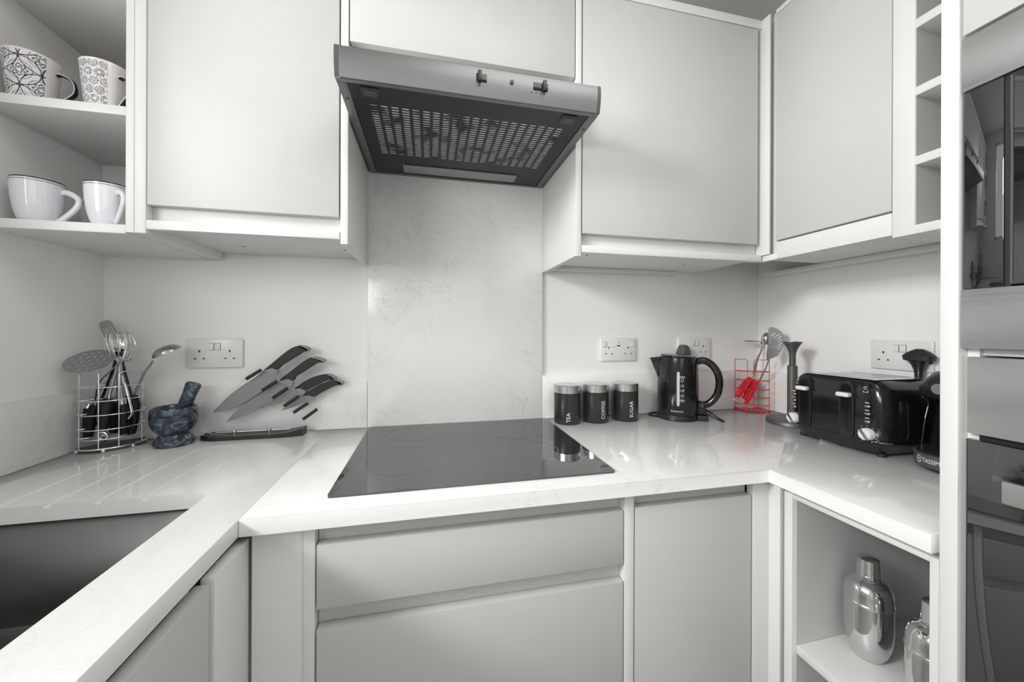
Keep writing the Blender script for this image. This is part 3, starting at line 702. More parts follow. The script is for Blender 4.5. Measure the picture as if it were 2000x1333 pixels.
# ------------------------------------------------------------------ mortar and pestle
mc = (-.6830, 1.1980, WZ); mt_ = thing('mortar', mc, 'blue-grey marble mortar bowl on a round foot, by the utensil holder', 'mortar')
pr = [(.001, .001), (.040, 0), (.0445, .004), (.0450, .012), (.041, .019), (.0345, .026), (.0325, .031), (.036, .037), (.0445, .046), (.0500, .058), (.0520, .072), (.0515, .088), (.0500, .099), (.0480, .1035), (.0450, .1045), (.0425, .102), (.0405, .090), (.036, .068), (.022, .052), (.001, .048)]
MB().lathe(mc, pr, 56, False).build('bowl', MARB, mt_, 50)
ps = Vector((-.683 + .006, 1.205, WZ + .063)); pe = Vector((-.648, 1.222, 1.077))
pt = thing('pestle', ps, 'blue-grey marble pestle leaning in the mortar', 'pestle')
d = pe - ps; MB().tube([ps, ps + d * .1, ps + d * .35, ps + d * .7, ps + d * .9, ps + d * .97, pe], [.014, .018, .0165, .0165, .0185, .0175, .012], 24).build('pestle_rod', MARB, pt, 50)

# ------------------------------------------------------------------ knife stand and knives
KY = 1.236
def kz(a, b): return (340 + a / 5.126, 620 + b / 5.126)
ks = thing('knife_stand', (-.50, 1.235, WZ), 'clear acrylic knife stand with black slots on a dark curved base', 'knife stand')
def P2(u, v): q = at(u, v, KY); return (q.x, q.z)
ol = [P2(*p) for p in ((428, 850), (406, 838), (393, 818), (389, 800), (396, 786), (430, 776), (470, 748), (500, 718), (530, 716), (565, 742), (600, 768), (624, 788), (629, 803), (619, 824), (598, 846))]
def vy(y0): return lambda x, z, t: (x, y0 + t, z)
def soft2(ol, n=4): return [(p.x, p.y) for p in smoothline([(a, b, 0) for a, b in ol], n, True)]
plate([soft2(ol)], .003, vy(KY + .0015)).build('panel', ACR, ks, 30)
for a in ((720, 620, 885, 522), (880, 735, 1040, 635), (985, 810, 1145, 705), (1100, 890, 1255, 788), (1195, 955, 1350, 855), (1288, 1022, 1443, 915)):
    p, q = P2(*kz(a[0] + 8, a[1] - 3)), P2(*kz(a[2] - 8, a[3] + 5))
    MB().tube([(p[0], KY - .004, p[1]), (q[0], KY - .004, q[1])], .0050, 10).build('slot_grip', BLKM, ks, 60)
bx0, bx1 = -.632, -.366
vs = []; fs = []; nb = 24
for k in range(nb + 1):
    t = k / nb; x = bx0 + (bx1 - bx0) * t; e = max(0, (t - .78) / .22) ** 1.5; e0 = max(0, (.14 - t) / .14) ** 1.2; wd = .027 * (1 - .55 * e0 - .35 * e)
    top = .0115 + .011 * e + .004 * e0
    for y, z in ((-wd, .0), (-wd, top), (0, top - .003 * (1 - e)), (wd, top), (wd, 0)): vs.append((x, 1.232 + y, WZ + z))
for k in range(nb):
    for j in range(5): fs.append([k * 5 + j, k * 5 + (j + 1) % 5, (k + 1) * 5 + (j + 1) % 5, (k + 1) * 5 + j])
fs += [[0, 1, 2, 3, 4], [nb * 5 + j for j in range(5)][::-1]]
MB().add(vs, fs).build('base', BLKS, ks, 40)
m = MB()
for x in (-.553, -.462): m.lathe((x, 1.232, WZ + .009), [(.0035, 0), (.0035, .010), (.006, .011), (.006, .015), (.001, .016)], 14, False)
m.tube([(-.600, 1.232, WZ + .0175), (-.405, 1.232, WZ + .0185)], .0012, 6); m.build('fixing_rod', CHROME, ks)
KN = [
 ('large chef knife with grey blade, uppermost in the clear stand', dict(
  h=((912, 522), (950, 490), (1010, 440), (1100, 365), (1180, 312), (1240, 292), (1256, 290), (1340, 328), (1280, 348), (1200, 398), (1120, 447), (1065, 482), (1022, 522), (970, 505)), c=((1238, 292), (1262, 287), (1310, 296), (1347, 313), (1345, 326), (1325, 332), (1260, 306)),
  b=((888, 532), (925, 507), (970, 502), (1012, 514), (1026, 545), (1008, 578), (965, 566), (890, 541)), l=((888, 538), (965, 566), (1008, 578), (990, 600), (1003, 632), (940, 682), (870, 738), (770, 812), (640, 882), (520, 940), (430, 958), (362, 967), (400, 922), (440, 882), (520, 800), (600, 738), (700, 668), (800, 605)))),
 ('carving knife second from the top in the clear stand', dict(
  h=((1058, 632), (1100, 595), (1150, 560), (1240, 488), (1320, 432), (1380, 410), (1490, 448), (1430, 455), (1330, 516), (1260, 562), (1210, 592), (1182, 632), (1130, 615)), c=((1380, 411), (1415, 402), (1470, 414), (1505, 430), (1500, 446), (1480, 450), (1405, 420)),
  b=((1040, 645), (1080, 617), (1130, 612), (1172, 627), (1178, 652), (1165, 686), (1120, 682), (1043, 657)), l=((1040, 652), (1120, 682), (1165, 686), (1150, 712), (1060, 782), (960, 845), (850, 918), (700, 990), (600, 1032), (505, 1057), (560, 990), (640, 920), (760, 830), (900, 742)))),
 ('utility knife with black handle, third from the top in the clear stand', dict(
  h=((1208, 716), (1250, 685), (1300, 650), (1380, 610), (1470, 585), (1535, 582), (1600, 622), (1540, 627), (1450, 662), (1370, 697), (1308, 728), (1255, 710)), c=((1532, 582), (1560, 577), (1612, 604), (1604, 620), (1585, 624)),
  b=((1198, 724), (1230, 708), (1270, 709), (1304, 727), (1305, 748), (1285, 776), (1210, 742)), l=((1198, 726), (1285, 776), (1240, 792), (1100, 847), (950, 893), (832, 918), (900, 888), (960, 858), (1100, 790)))),
 ('paring knife with black handle, lowest in the clear stand', dict(
  h=((1292, 786), (1330, 757), (1380, 730), (1460, 682), (1550, 647), (1605, 634), (1680, 672), (1610, 682), (1530, 721), (1450, 762), (1395, 794), (1340, 780)), c=((1604, 634), (1630, 630), (1688, 656), (1682, 672), (1660, 676)),
  b=((1283, 792), (1310, 782), (1360, 782), (1392, 796), (1386, 820), (1352, 832), (1290, 802)), l=((1283, 795), (1352, 832), (1280, 868), (1160, 915), (1058, 945), (1120, 892), (1200, 842))))]
for lb, g in KN:
    def O(key, n=3): return soft2([P2(*kz(*p)) for p in g[key]], n)
    q = at(*kz(*g['b'][0]), KY); t = thing('knife', (q.x, KY + .010, q.z), lb, 'knife', 'knives in the clear stand')
    yk = KY + .0100
    plate([O('l')], .0012, vy(yk)).build('blade', BLADE, t, 30)
    plate([O('b')], .006, vy(yk), .001).build('bolster', BLADE, t, 30)
    plate([O('h')], .010, vy(yk), .0018).build('handle', BLKM, t, 60)
    plate([O('c')], .010, vy(yk), .0018).build('end_cap', CAPM, t, 60)

# ------------------------------------------------------------------ wire holders (D-shaped)
def wire_holder(A, B, bulge, label, mt, levels, top, foot_mt, gap=(.10, .34, .52, .80), wr=.0016, name='utensil_holder'):
    A = Vector(A); B = Vector(B); mid = (A + B) / 2; ax = (B - A) / 2; n = Vector((ax.y, -ax.x, 0)).normalized() * bulge
    t = thing(name, (mid.x, mid.y, WZ), label, 'utensil holder')
    def ring(s=1.0, k=28):
        pts = []
        for i in range(k + 1):
            a = math.pi * i / k; pts.append(mid + ax * -math.cos(a) * s + n * math.sin(a) * s)
        return pts
    for z in levels:
        pts = [p + Vector((0, 0, z)) for p in ring()] + [B + Vector((0, 0, z)), A + Vector((0, 0, z))]
        MB().tube(ring3(pts), wr, 8, True).build('wire_ring', mt, t, 60)
    pts = [p + Vector((0, 0, .010)) for p in ring(1.03)]
    MB().tube(pts + [B * 1, ] and ring3(pts), wr * 1.5, 8, True).build('base_rim', mt, t, 60)
    ol = ring(1.0); q = len(ol)
    pv = [p + Vector((0, 0, .0105)) for p in ol] + [p + Vector((0, 0, .0120)) for p in ol]
    MB().add(pv, [list(range(q))[::-1], list(range(q, 2 * q))] + [[i, (i + 1) % q, q + (i + 1) % q, q + i] for i in range(q)]).build('base_plate', GREYM if mt is not REDW else REDW, t, 30)
    # uprights with looped tops
    R_ = ring(.985, 60)
    for i0, i1 in ((int(60 * gap[0]), int(60 * gap[1])), (int(60 * gap[2]), int(60 * gap[3]))):
        a, b = R_[i0], R_[i1]
        pts = [a + Vector((0, 0, .011)), a + Vector((0, 0, top - .006)), a + Vector((0, 0, top - .0015)) + (b - a) * .03]
        for k in range(1, 8):
            ii = i0 + (i1 - i0) * k / 8; j = int(ii); pts.append(R_[j] + Vector((0, 0, top)))
        pts += [b + Vector((0, 0, top - .0015)) + (a - b) * .03, b + Vector((0, 0, top - .006)), b + Vector((0, 0, .011))]
        MB().tube(pts, wr, 8).build('upright_loop', mt, t, 60)
    for f_ in (.05, .38, .66, .95):
        a = math.pi * f_; p = mid + ax * -math.cos(a) + n * math.sin(a); MB().ball((p.x, p.y, WZ + .0048), .0048).build('foot', foot_mt, t, 60)
    return t
def ring3(pts): return [Vector((p.x, p.y, p.z + (WZ if p.z < .5 else 0))) for p in pts]
wire_holder((-.878, 1.164, WZ), (-.785, 1.253, WZ), .058, 'chrome wire holder full of utensils in the left corner', CHROME, (.034, .0585, .096, .132, .167), .205, CHROME)
wire_holder((1.206, 1.258, WZ), (1.294, 1.182, WZ), .045, 'red wire holder with red-handled utensils in the right corner', REDW, (.028, .058, .090, .125, .160), .207, REDP, gap=(0, .40, .52, 1), wr=.0013)

# ------------------------------------------------------------------ utensils
def handle(mb_pts, r, mt, parent, name='handle'): return MB().tube(mb_pts, r, 14).build(name, mt, parent, 60)
def ut(name, loc, label, group=None): return thing(name, loc, label, 'utensil', group)
def U(a, b, y): return at(130 + a / 7.84, 610 + b / 7.84, y)      # left utensil cluster
G1 = 'steel utensils in the chrome holder'
def sheet(outl, holes_, t_, pts3):   # outl in (s,t) coordinates on a tilted plane: origin, e1, e2
    o, e1, e2 = pts3; nn = e1.cross(e2).normalized()
    return plate([outl] + holes_, t_, lambda x, y, z: o + e1 * x + e2 * y + nn * z)
# skimmer: round perforated disc, tilted
t = ut('skimmer', (-.846, 1.150, 1.0), 'steel skimmer with a round perforated disc, leaning left in the chrome holder', G1)
ctr = Vector((-.8390, 1.150, 1.1465)); e1 = Vector((.93, .28, .13)).normalized(); e2 = Vector((-.25, .62, .52)); e2 = (e2 - e1 * e2.dot(e1)).normalized()
ol = [(.047 * math.cos(2 * math.pi * k / 48), .042 * math.sin(2 * math.pi * k / 48)) for k in range(48)]
hl = []
for j in range(-2, 3):
    for i in range(-3, 4):
        x, y = (i + .5 * (j % 2)) * .0135, j * .0145
        if math.hypot(x / .042, y / .037) < .92: hl.append([(x + .0036 * math.cos(-2 * math.pi * k / 12), y + .0036 * math.sin(-2 * math.pi * k / 12)) for k in range(12)])
sheet(ol, hl, .0012, (ctr, e1, e2)).build('head', STEEL, t, 30)
nk = [ctr + e1 * .046, ctr + e1 * .056 + Vector((0, 0, .002)), U(820, 760, 1.165), U(640, 930, 1.172), U(500, 1080, 1.178), U(440, 1300, 1.185), at(188, 795, 1.185)]
MB().tube(smoothline(nk, 5), .0026, 8, flat=.7).build('stem', STEEL, t, 60)
handle([at(188, 792, 1.185), at(184, 800, 1.185), at(176, 828, 1.185), at(172, 855, 1.186)], [.009, .012, .0125, .009], NAVY, t)
# whisk
t = ut('whisk', (-.80, 1.185, 1.0), 'balloon whisk of looped steel wires above the chrome holder', G1)
n0 = U(815, 790, 1.185); bot = U(815, 1080, 1.185); top = U(790, 330, 1.185)
mid = U(775, 560, 1.185); hw = .0235; up = (top - n0)
for k in range(5):
    a = math.pi * k / 5 + .2; dd = Vector((math.cos(a), math.sin(a), 0))
    lp = []
    for q in range(25):
        th_ = math.pi * q / 24; s_ = -math.cos(th_); hgt = math.sin(th_) ** .75
        wdt = hw * math.sin(math.pi * min(1, hgt * .62 + .02)) / 1.0
        lp.append(n0 + up * hgt + dd * (-1 if q < 12 else 1) * (wdt if q != 12 else 0))
    MB().tube(smoothline(lp, 2), .0009, 6).build('wire_loop', CHROME, t, 60)
MB().tube([n0, bot, at(238, 782, 1.185)], [.005, .007, .006], 10).build('stem', STEEL, t, 60)
MB().tube([at(237, 778, 1.185), at(238, 790, 1.185)], .0100, 16).build('ferrule', CHROME, t, 60)
handle([at(238, 789, 1.185), at(240, 800, 1.185), at(241, 830, 1.186), at(241, 848, 1.187)], [.0095, .0125, .012, .008], NAVY, t)
# second thin whisk with wider loops
t = ut('whisk', (-.79, 1.21, 1.0), 'wide thin-wired whisk behind the balloon whisk', G1)
for k, (p1, p2, p3, p4) in enumerate((((800, 330), (900, 290), (1010, 380), (1040, 560)), ((800, 340), (930, 320), (1060, 480), (1020, 700)), ((760, 360), (860, 300), (980, 460), (960, 700)))):
    MB().tube(smoothline([U(830, 770, 1.212), U(*p4, 1.205 + .004 * k), U(*p3, 1.205), U(*p2, 1.208), U(*p1, 1.21), U(740, 480, 1.215), U(790, 760, 1.214)], 6), .0009, 6).build('wire_loop', CHROME, t, 60)
MB().tube([U(820, 760, 1.212), at(232, 760, 1.212), at(230, 790, 1.212)], .005, 8).build('stem', STEEL, t, 60)
handle([at(230, 788, 1.212), at(228, 800, 1.212), at(222, 845, 1.212)], [.009, .012, .009], NAVY, t)
# slotted turner
t = ut('slotted_turner', (-.85, 1.24, 1.0), 'slotted steel turner standing highest in the chrome holder', G1)
o_ = U(640, 270, 1.235); e1 = (U(740, 230, 1.235) - U(530, 300, 1.235)).normalized(); e2 = (U(560, 130, 1.235) - U(690, 400, 1.235)); e2 = (e2 - e1 * e2.dot(e1)).normalized()
ol = rrect(-.0155, .0155, -.026, .026, .011, 5)
hl = [[(x0 - .0012, -.019), (x0 - .0012, .008), (x0 + .0012, .008), (x0 + .0012, -.019)] for x0 in (-.0095, -.0035, .0025, .0085)]
sheet(ol, hl, .0012, (o_, e1, e2)).build('head', STEEL, t, 30)
MB().tube(smoothline([o_ - e2 * .024, o_ - e2 * .040 + Vector((0, .003, 0)), U(700, 900, 1.232), U(500, 1200, 1.22), at(180, 790, 1.215)], 5), .0025, 8).build('stem', STEEL, t, 60)
MB().tube([at(176, 790, 1.215), at(171, 799, 1.212)], .008, 12).build('ferrule', CHROME, t, 60)
handle([at(172, 797, 1.212), at(171, 805, 1.212), at(168, 830, 1.210), at(165, 850, 1.208)], [.009, .0115, .011, .008], NAVY, t)
# serving spoon behind the whisk
t = ut('serving_spoon', (-.82, 1.225, 1.0), 'dark reflective serving spoon bowl behind the whisk wires', G1)
sc_ = U(770, 520, 1.222); m = MB().ball((0, 0, 0), .027, (1, .35, 1.05), 20); m.xf(lambda p: sc_ + Vector((p.x * .92, p.y, p.z))); m.build('spoon_bowl', MIRROR, t, 60)
MB().tube([sc_ + Vector((0, 0, -.026)), U(850, 900, 1.222), at(244, 775, 1.218)], .003, 8).build('stem', STEEL, t, 60)
handle([at(244, 775, 1.218), at(250, 800, 1.214), at(257, 850, 1.21)], [.009, .0115, .008], NAVY, t)
# tongs
t = ut('tongs', (-.81, 1.20, 1.0), 'black-armed steel tongs opened in an inverted V in the chrome holder', G1)
tp = U(780, 650, 1.196)
MB().tube([tp + Vector((0, -.004, 0)), tp + Vector((0, .008, 0))], .0085, 20).build('joint', BLK, t, 60)
MB().tube([U(760, 720, 1.198), U(690, 950, 1.200), U(560, 1280, 1.202), at(196, 782, 1.202)], .0048, 10, flat=.5).build('arm', BLK, t, 60)
MB().tube([U(850, 740, 1.198), U(900, 950, 1.200), U(980, 1240, 1.202), at(256, 790, 1.202)], .0048, 10, flat=.5).build('arm', BLK, t, 60)
MB().tube(smoothline([at(196, 782, 1.202), at(190, 790, 1.202), at(193, 800, 1.202), at(203, 792, 1.2)], 4), .0035, 8).build('arm_tip', CHROME, t, 60)
# ladle
t = ut('ladle', (-.72, 1.22, 1.1), 'shiny steel ladle leaning right out of the chrome holder', G1)
lc = at(327, 690, 1.215); prf = []
ax_ = Vector((-.40, -.20, .89)).normalized(); t1 = ax_.cross(Vector((0, 1, 0))).normalized(); t2 = ax_.cross(t1)
m = MB(); vs = []; fs = []; nn = 28; rr_ = []
for j in range(9):
    a = R(90 * j / 8); rr_.append((.0345 * math.cos(a), -.021 * math.sin(a)))
for j in range(8, -1, -1):
    a = R(90 * j / 8); rr_.append((.0333 * math.cos(a), -.0198 * math.sin(a)))
for r_, h_ in rr_:
    for k in range(nn): a = 2 * math.pi * k / nn; vs.append(lc + t1 * (r_ + .0001) * math.cos(a) + t2 * (r_ + .0001) * math.sin(a) * .9 - ax_ * (-h_) * -1)
for j in range(len(rr_) - 1):
    for k in range(nn): fs.append([j * nn + k, j * nn + (k + 1) % nn, (j + 1) * nn + (k + 1) % nn, (j + 1) * nn + k])
m.add(vs, fs).build('ladle_bowl', STEEL, t, 60)
MB().tube(smoothline([at(299, 705, 1.213), at(293, 715, 1.213), at(284, 726, 1.213), at(270, 755, 1.215), at(260, 775, 1.214)], 5), .0026, 8, flat=1.2).build('stem', STEEL, t, 60)
handle([at(261, 773, 1.214), at(264, 790, 1.214), at(262, 825, 1.214), at(258, 848, 1.214)], [.008, .011, .010, .007], NAVY, t)
# peeler with hanging eye
t = ut('bottle_opener', (-.80, 1.165, .98), 'bright steel bottle opener with a hooked end among the black handles', G1)
def V2(a, b, y): return at(130 + a / 8.33, 740 + b / 8.33, y)
MB().tube(smoothline([V2(950, 80, 1.180), V2(1000, 260, 1.178), V2(1050, 470, 1.177), V2(1065, 570, 1.176), V2(1010, 650, 1.175)], 5), .0036, 10, flat=.6).build('blade', CHROME, t, 60)
MB().tube([V2(930, 90, 1.182), V2(905, -40, 1.184)], .004, 10).build('neck', STEEL, t, 60)
# large black handle in front with chrome eye
t = ut('kitchen_utensil', (-.82, 1.165, .98), 'thick black utensil handle with a chrome hanging eye pointing down', G1)
handle([V2(690, 330, 1.172), V2(650, 420, 1.170), V2(610, 640, 1.166), V2(590, 850, 1.160)], [.010, .0155, .0145, .008], NAVY, t)
m = MB(); q = V2(590, 935, 1.158)
MB().tube([q + Vector((.0095 * math.cos(a), -.003 * math.sin(a), .0105 * math.sin(a))) for a in [2 * math.pi * k / 20 for k in range(20)]], .0032, 10, True).build('hanging_eye', CHROME, t, 60)
MB().tube([V2(690, 340, 1.173), V2(700, 250, 1.176), U(760, 900, 1.18)], .0035, 8).build('stem', STEEL, t, 60)
# --- right holder utensils
def W2(a, b, y): return at(1415 + a / 6.06, 620 + b / 6.06, y)
G2 = 'red-handled utensils in the red holder'
t = ut('slotted_turner', (1.31, 1.2, 1.05), 'slotted steel turner with a red handle in the red holder', G2)
YT = 1.128; q0 = W2(600, 300, YT)
def tw(pts): return [((W2(a, b, YT) - q0).x, (W2(a, b, YT) - q0).z) for a, b in pts]
ol = tw([(540, 128), (575, 116), (610, 130), (650, 162), (675, 205), (685, 290), (672, 350), (650, 400), (622, 460), (560, 492), (520, 510), (518, 440), (535, 300)])
hl = [tw(h_) for h_ in ([(550, 222), (600, 180), (606, 192), (552, 238)], [(548, 262), (640, 190), (645, 204), (550, 280)], [(548, 308), (662, 212), (666, 228), (550, 326)], [(552, 345), (665, 250), (668, 266), (556, 360)], [(590, 358), (666, 290), (666, 306), (600, 368)], [(616, 372), (662, 328), (660, 345), (624, 384)])]
plate([ol] + hl, .0012, lambda x, z, t_: (q0.x + x, YT + t_ - x * .25, q0.z + z)).build('head', STEEL, t, 30)
MB().tube(smoothline([W2(525, 500, YT + .008), W2(490, 600, 1.165), W2(440, 700, 1.195), W2(400, 780, 1.222)], 4), .0022, 8).build('stem', STEEL, t, 60)
handle([W2(395, 770, 1.226), W2(370, 800, 1.226), W2(300, 920, 1.222), W2(255, 1020, 1.218)], [.0075, .0115, .0115, .007], REDP, t)
q = W2(235, 1050, 1.218); MB().tube([q + Vector((.0065 * math.cos(a), -.002 * math.sin(a), .006 * math.sin(a))) for a in [2 * math.pi * k / 16 for k in range(16)]], .0020, 8, True).build('hanging_eye', CHROME, t, 60)
t = ut('ladle', (1.29, 1.23, 1.05), 'polished steel ladle behind the turner in the red holder', G2)
lc = W2(500, 255, 1.185); m = MB().ball((0, 0, 0), .0225, (1, .8, 1.1), 20); m.xf(lambda p: lc + Vector((p.x * .85, p.y, p.z))); m.build('ladle_bowl', MIRROR, t, 60)
MB().tube(smoothline([W2(470, 330, 1.190), W2(425, 420, 1.200), W2(380, 520, 1.212), W2(345, 660, 1.226), W2(300, 740, 1.232)], 4), [.0035] * 17, 8).build('stem', STEEL, t, 60)
handle([W2(300, 720, 1.232), W2(265, 770, 1.230), W2(190, 870, 1.224), W2(150, 935, 1.220)], [.0080, .0130, .0130, .0085], REDP, t)
q = W2(130, 985, 1.22); MB().tube([q + Vector((.0065 * math.cos(a), -.002 * math.sin(a), .006 * math.sin(a))) for a in [2 * math.pi * k / 16 for k in range(16)]], .0020, 8, True).build('hanging_eye', CHROME, t, 60)
t = ut('serving_spoon', (1.25, 1.24, 1.05), 'thin steel spoon seen edge-on, pointing left from the red holder', G2)
a_, b_ = W2(225, 278, 1.245), W2(430, 290, 1.245); mm_ = (a_ + b_) / 2
m = MB().ball((0, 0, 0), 1.0, (1, 1, 1), 20); hl_ = (b_ - a_).length / 2; m.xf(lambda p: mm_ + Vector((p.x * hl_, p.y * .018, p.z * .0035 + p.x * -.001))); m.build('head', STEEL, t, 60)
MB().tube(smoothline([b_, W2(450, 340, 1.243), W2(410, 450, 1.240), W2(370, 600, 1.238), W2(350, 760, 1.236)], 4), .0030, 8).build('stem', STEEL, t, 60)
handle([W2(352, 740, 1.236), W2(330, 790, 1.235), W2(280, 880, 1.23), W2(235, 960, 1.226)], [.0075, .0110, .0115, .0075], REDP, t)

# ------------------------------------------------------------------ paper towel holder
tc_ = (1.222, 1.0290, WZ); t = thing('kitchen_roll_holder', tc_, 'dark grey kitchen roll pole with a flared top on a round base', 'roll holder')
MB().lathe(tc_, [(.001, 0), (.074, 0), (.0765, .002), (.0765, .013), (.074, .0145)], 64, False).build('base', STEELX, t, 40)
MB().lathe(tc_, [(.0745, .0140), (.074, .0165), (.020, .0175), (.001, .0178)], 64, False).build('base_top', GREYM, t, 40)
MB().lathe(tc_, [(.001, .017), (.0148, .017), (.0148, .198), (.0135, .200), (.001, .2)], 32, False).build('sleeve', GREYM, t, 40)
MB().lathe(tc_, [(.0098, .198), (.0098, .236), (.0110, .246), (.0150, .258), (.0210, .269), (.0270, .2785), (.0282, .282)], 32, False).build('pole', GREYM, t, 50)
MB().lathe(tc_, [(.0282, .2818), (.0278, .2835), (.0240, .2838), (.0005, .281)], 32, False).build('top_cap', CHROME, t, 50)

# ------------------------------------------------------------------ toaster
tx0, tx1, ty0, ty1 = 1.0915, 1.312, .6800, .9370
cx, cy = (tx0 + tx1) / 2, (ty0 + ty1) / 2; hx, hy = (tx1 - tx0) / 2, (ty1 - ty0) / 2
t = thing('toaster', (cx, cy, WZ), 'glossy black four-slot toaster with steel top, levers and dials', 'toaster')
def tl(z, dx, dy, e=7): return (cx, cy, WZ + z, hx - dx, hy - dy, e)
MB().loft([tl(.008, .012, .020, 6), (cx, cy, WZ + .010, hx - .010, hy - .017, 6), tl(.034, .004, .004, 7), tl(.036, .003, .003, 7)], 96).build('base', BLKS, t, 40)
MB().loft([tl(.037, .002, .002), tl(.060, 0, 0), tl(.110, .001, .000), tl(.145, .003, .002), tl(.168, .006, .007), tl(.182, .009, .017), tl(.189, .012, .026), tl(.1915, .016, .031)], 96).build('body', BLK, t, 50)
TZ = WZ + .1915
topx = [cx - hx + .020, cx - hx + .042]; 
xs = [cx - hx + .017]; 
for k in range(4): a = cx - hx + .036 + k * .044; xs += [a, a + .018]
xs.append(cx + hx - .016)
ys = [ty0 + .033, ty0 + .058, ty1 - .055, ty1 - .034]
holes(xs, ys, TZ - .001, TZ + .0022).build('top_plate', TOPM, t, 0)
m = MB()
for k in range(4): a = cx - hx + .036 + k * .044; m.box(a - .001, a + .019, ty0 + .056, ty1 - .053, TZ - .004, TZ - .0012)
m.build('slot_inside', BLKM, t)
sx = (xs[1] + xs[2]) / 2
xo = tx0
def stadium(yc, z0, z1, wy, name, mt, x_out, x_in, par):
    r = wy / 2; ol = [(yc + r * math.cos(a), z1 - r + r * math.sin(a)) for a in [math.pi * k / 10 for k in range(11)]] + [(yc + r * math.cos(a), z0 + r + r * math.sin(a)) for a in [math.pi + math.pi * k / 10 for k in range(11)]]
    q = len(ol); m = MB(); m.add([(x_out, y, z) for y, z in ol] + [(x_in, y, z) for y, z in ol], [list(range(q)), list(range(q, 2 * q))[::-1]] + [[i, (i + 1) % q, q + (i + 1) % q, q + i] for i in range(q)])
    return m.build(name, mt, par, 40)
BLKD = mat('lever_slot_black', .004, .2)
for yc, kz_, yb in ((.8800, .9640, .9140), (.7680, .9665, .7190)):
    stadium(yc, .945, 1.094, .036, 'slot_surround', BLKS, tx0 - .0020, tx0 + .010, t)
    s_ = stadium(yc, .951, 1.088, .026, 'lever_slot', BLK, tx0 - .0030, tx0 + .010, t)
    MB().box(tx0 - .0036, tx0, yc - .0035, yc + .0015, .965, 1.078).build('lever_track', BLKD, s_)
    MB().box(tx0 - .020, tx0 - .003, yc - .016, yc + .015, 1.0540, 1.0655, .0035, 3).build('lever', PLAST2 if 'PLAST2' in globals() else PLAST, t, 50)
    dn = MB().tube([(tx0 + .006, yb, kz_), (tx0 - .011, yb, kz_), (tx0 - .013, yb, kz_)], [.0155, .0150, .0135], 28).build('dial', PLAST, t, 40)
    m = MB().box(-.0035, .0035, -.0035, 0, -.0150, .0150, .001); m.xf(lambda p: (tx0 - .0125 + p.y, yb + p.x * .8 + p.z * .55, kz_ + p.z * .8 - p.x * .55)).build('dial_grip', STEEL, dn, 30)
    m = MB()
    for k in range(9):
        a = R(-60 + 300 * k / 8); m.lathe((0, 0, 0), [(.0010, 0), (.0010, .0004)], 8)
        for v in m.v[-16:]: v.x, v.y, v.z = tx0 - .0014 - v.z, yb + v.x + .021 * math.cos(a), kz_ + v.y + .021 * math.sin(a)
    m.build('dial_marks', PRINT, t)
    yq = yb + (-.001 if yb > .8 else .001)
    for zq in (.998, 1.018, 1.037):
        m = MB().ball((0, 0, 0), 1, (1, 1, 1), 14).xf(lambda p: (tx0 - .0006 + p.x * .0035, yq + p.y * .0085, zq + p.z * .0042)); m.build('button', STEEL, t, 60)
        MB().box(tx0 - .0016, tx0, yq - .005, yq + .004, zq + .0080, zq + .0098).build('button_mark', PRINT, t)
    # small heating symbol
    m = MB()
    yy, zz_ = (.7245, 1.0790) if yb < .8 else (.9020, 1.0770)
    for (a0, b0, a1, b1) in ((-.004, .006, .004, .006), (-.004, .006, -.004, .001), (-.004, .001, .004, .001), (-.006, -.004, -.006, -.007), (-.006, -.007, .005, -.007), (.005, -.007, .005, -.002), (0, .006, 0, .009)):
        m.tube([(tx0 + (.0035 if yb > .8 else .0018), yy - a0, zz_ + b0), (tx0 + (.0035 if yb > .8 else .0018), yy - a1, zz_ + b1)], .0006, 6)
    m.build('symbol', PRINT, t, 0)
m = MB().tube(smoothline([(tx0 - .0004, ty0 + .030, WZ + .041), (tx0 + .004, ty0 + .010, WZ + .041), (tx0 + .020, ty0 - .0005, WZ + .041)], 6), .0008, 6); m.build('bright_edge_line', CHROME, t)
for fx in (tx0 + .030, tx1 - .03):
    for fy in (ty0 + .028, ty1 - .03): MB().lathe((fx, fy, WZ), [(.009, 0), (.009, .009)], 18).build('foot', BLKM, t)

# ------------------------------------------------------------------ coffee machine
cc = (1.200, .592); t = thing('coffee_machine', (cc[0], cc[1], WZ), 'black capsule coffee machine partly hidden by the tall panel, beside the toaster', 'coffee machine')
CR = .100; CYR = .080
def dsh(r_, z, n=40, back=.06):
    out = []
    for k in range(n + 1): a = math.pi * .5 + math.pi * k / n; out.append((cc[0] + r_ * math.cos(a), cc[1] + (r_ - CR + CYR) * math.sin(a), z))
    return out + [(cc[0] + back, cc[1] - (r_ - CR + CYR), z), (cc[0] + back, cc[1] + (r_ - CR + CYR), z)]
def dloft(levels, mt, name, par, back=.06, sm=40):
    m = MB(); n = 43; vs = []
    for r_, z in levels: vs += dsh(r_, z, 40, back)
    n = len(vs) // len(levels); fs = [[i * n + k, i * n + (k + 1) % n, (i + 1) * n + (k + 1) % n, (i + 1) * n + k] for i in range(len(levels) - 1) for k in range(n)] + [list(range(n))[::-1], [(len(levels) - 1) * n + k for k in range(n)]]
    return m.add(vs, fs).build(name, mt, par, sm)
dloft([(CR - .016, WZ), (CR - .014, WZ + .004), (CR - .010, WZ + .006)], BLKM, 'foot_ring', t)
dloft([(CR - .010, WZ + .006), (CR - .002, WZ + .009), (CR, WZ + .014), (CR, WZ + .036), (CR - .002, WZ + .038)], GREYM, 'drip_tray', t)
dloft([(CR - .004, WZ + .038), (CR - .006, WZ + .041)], BLKS, 'drip_grid', t)
m = MB()
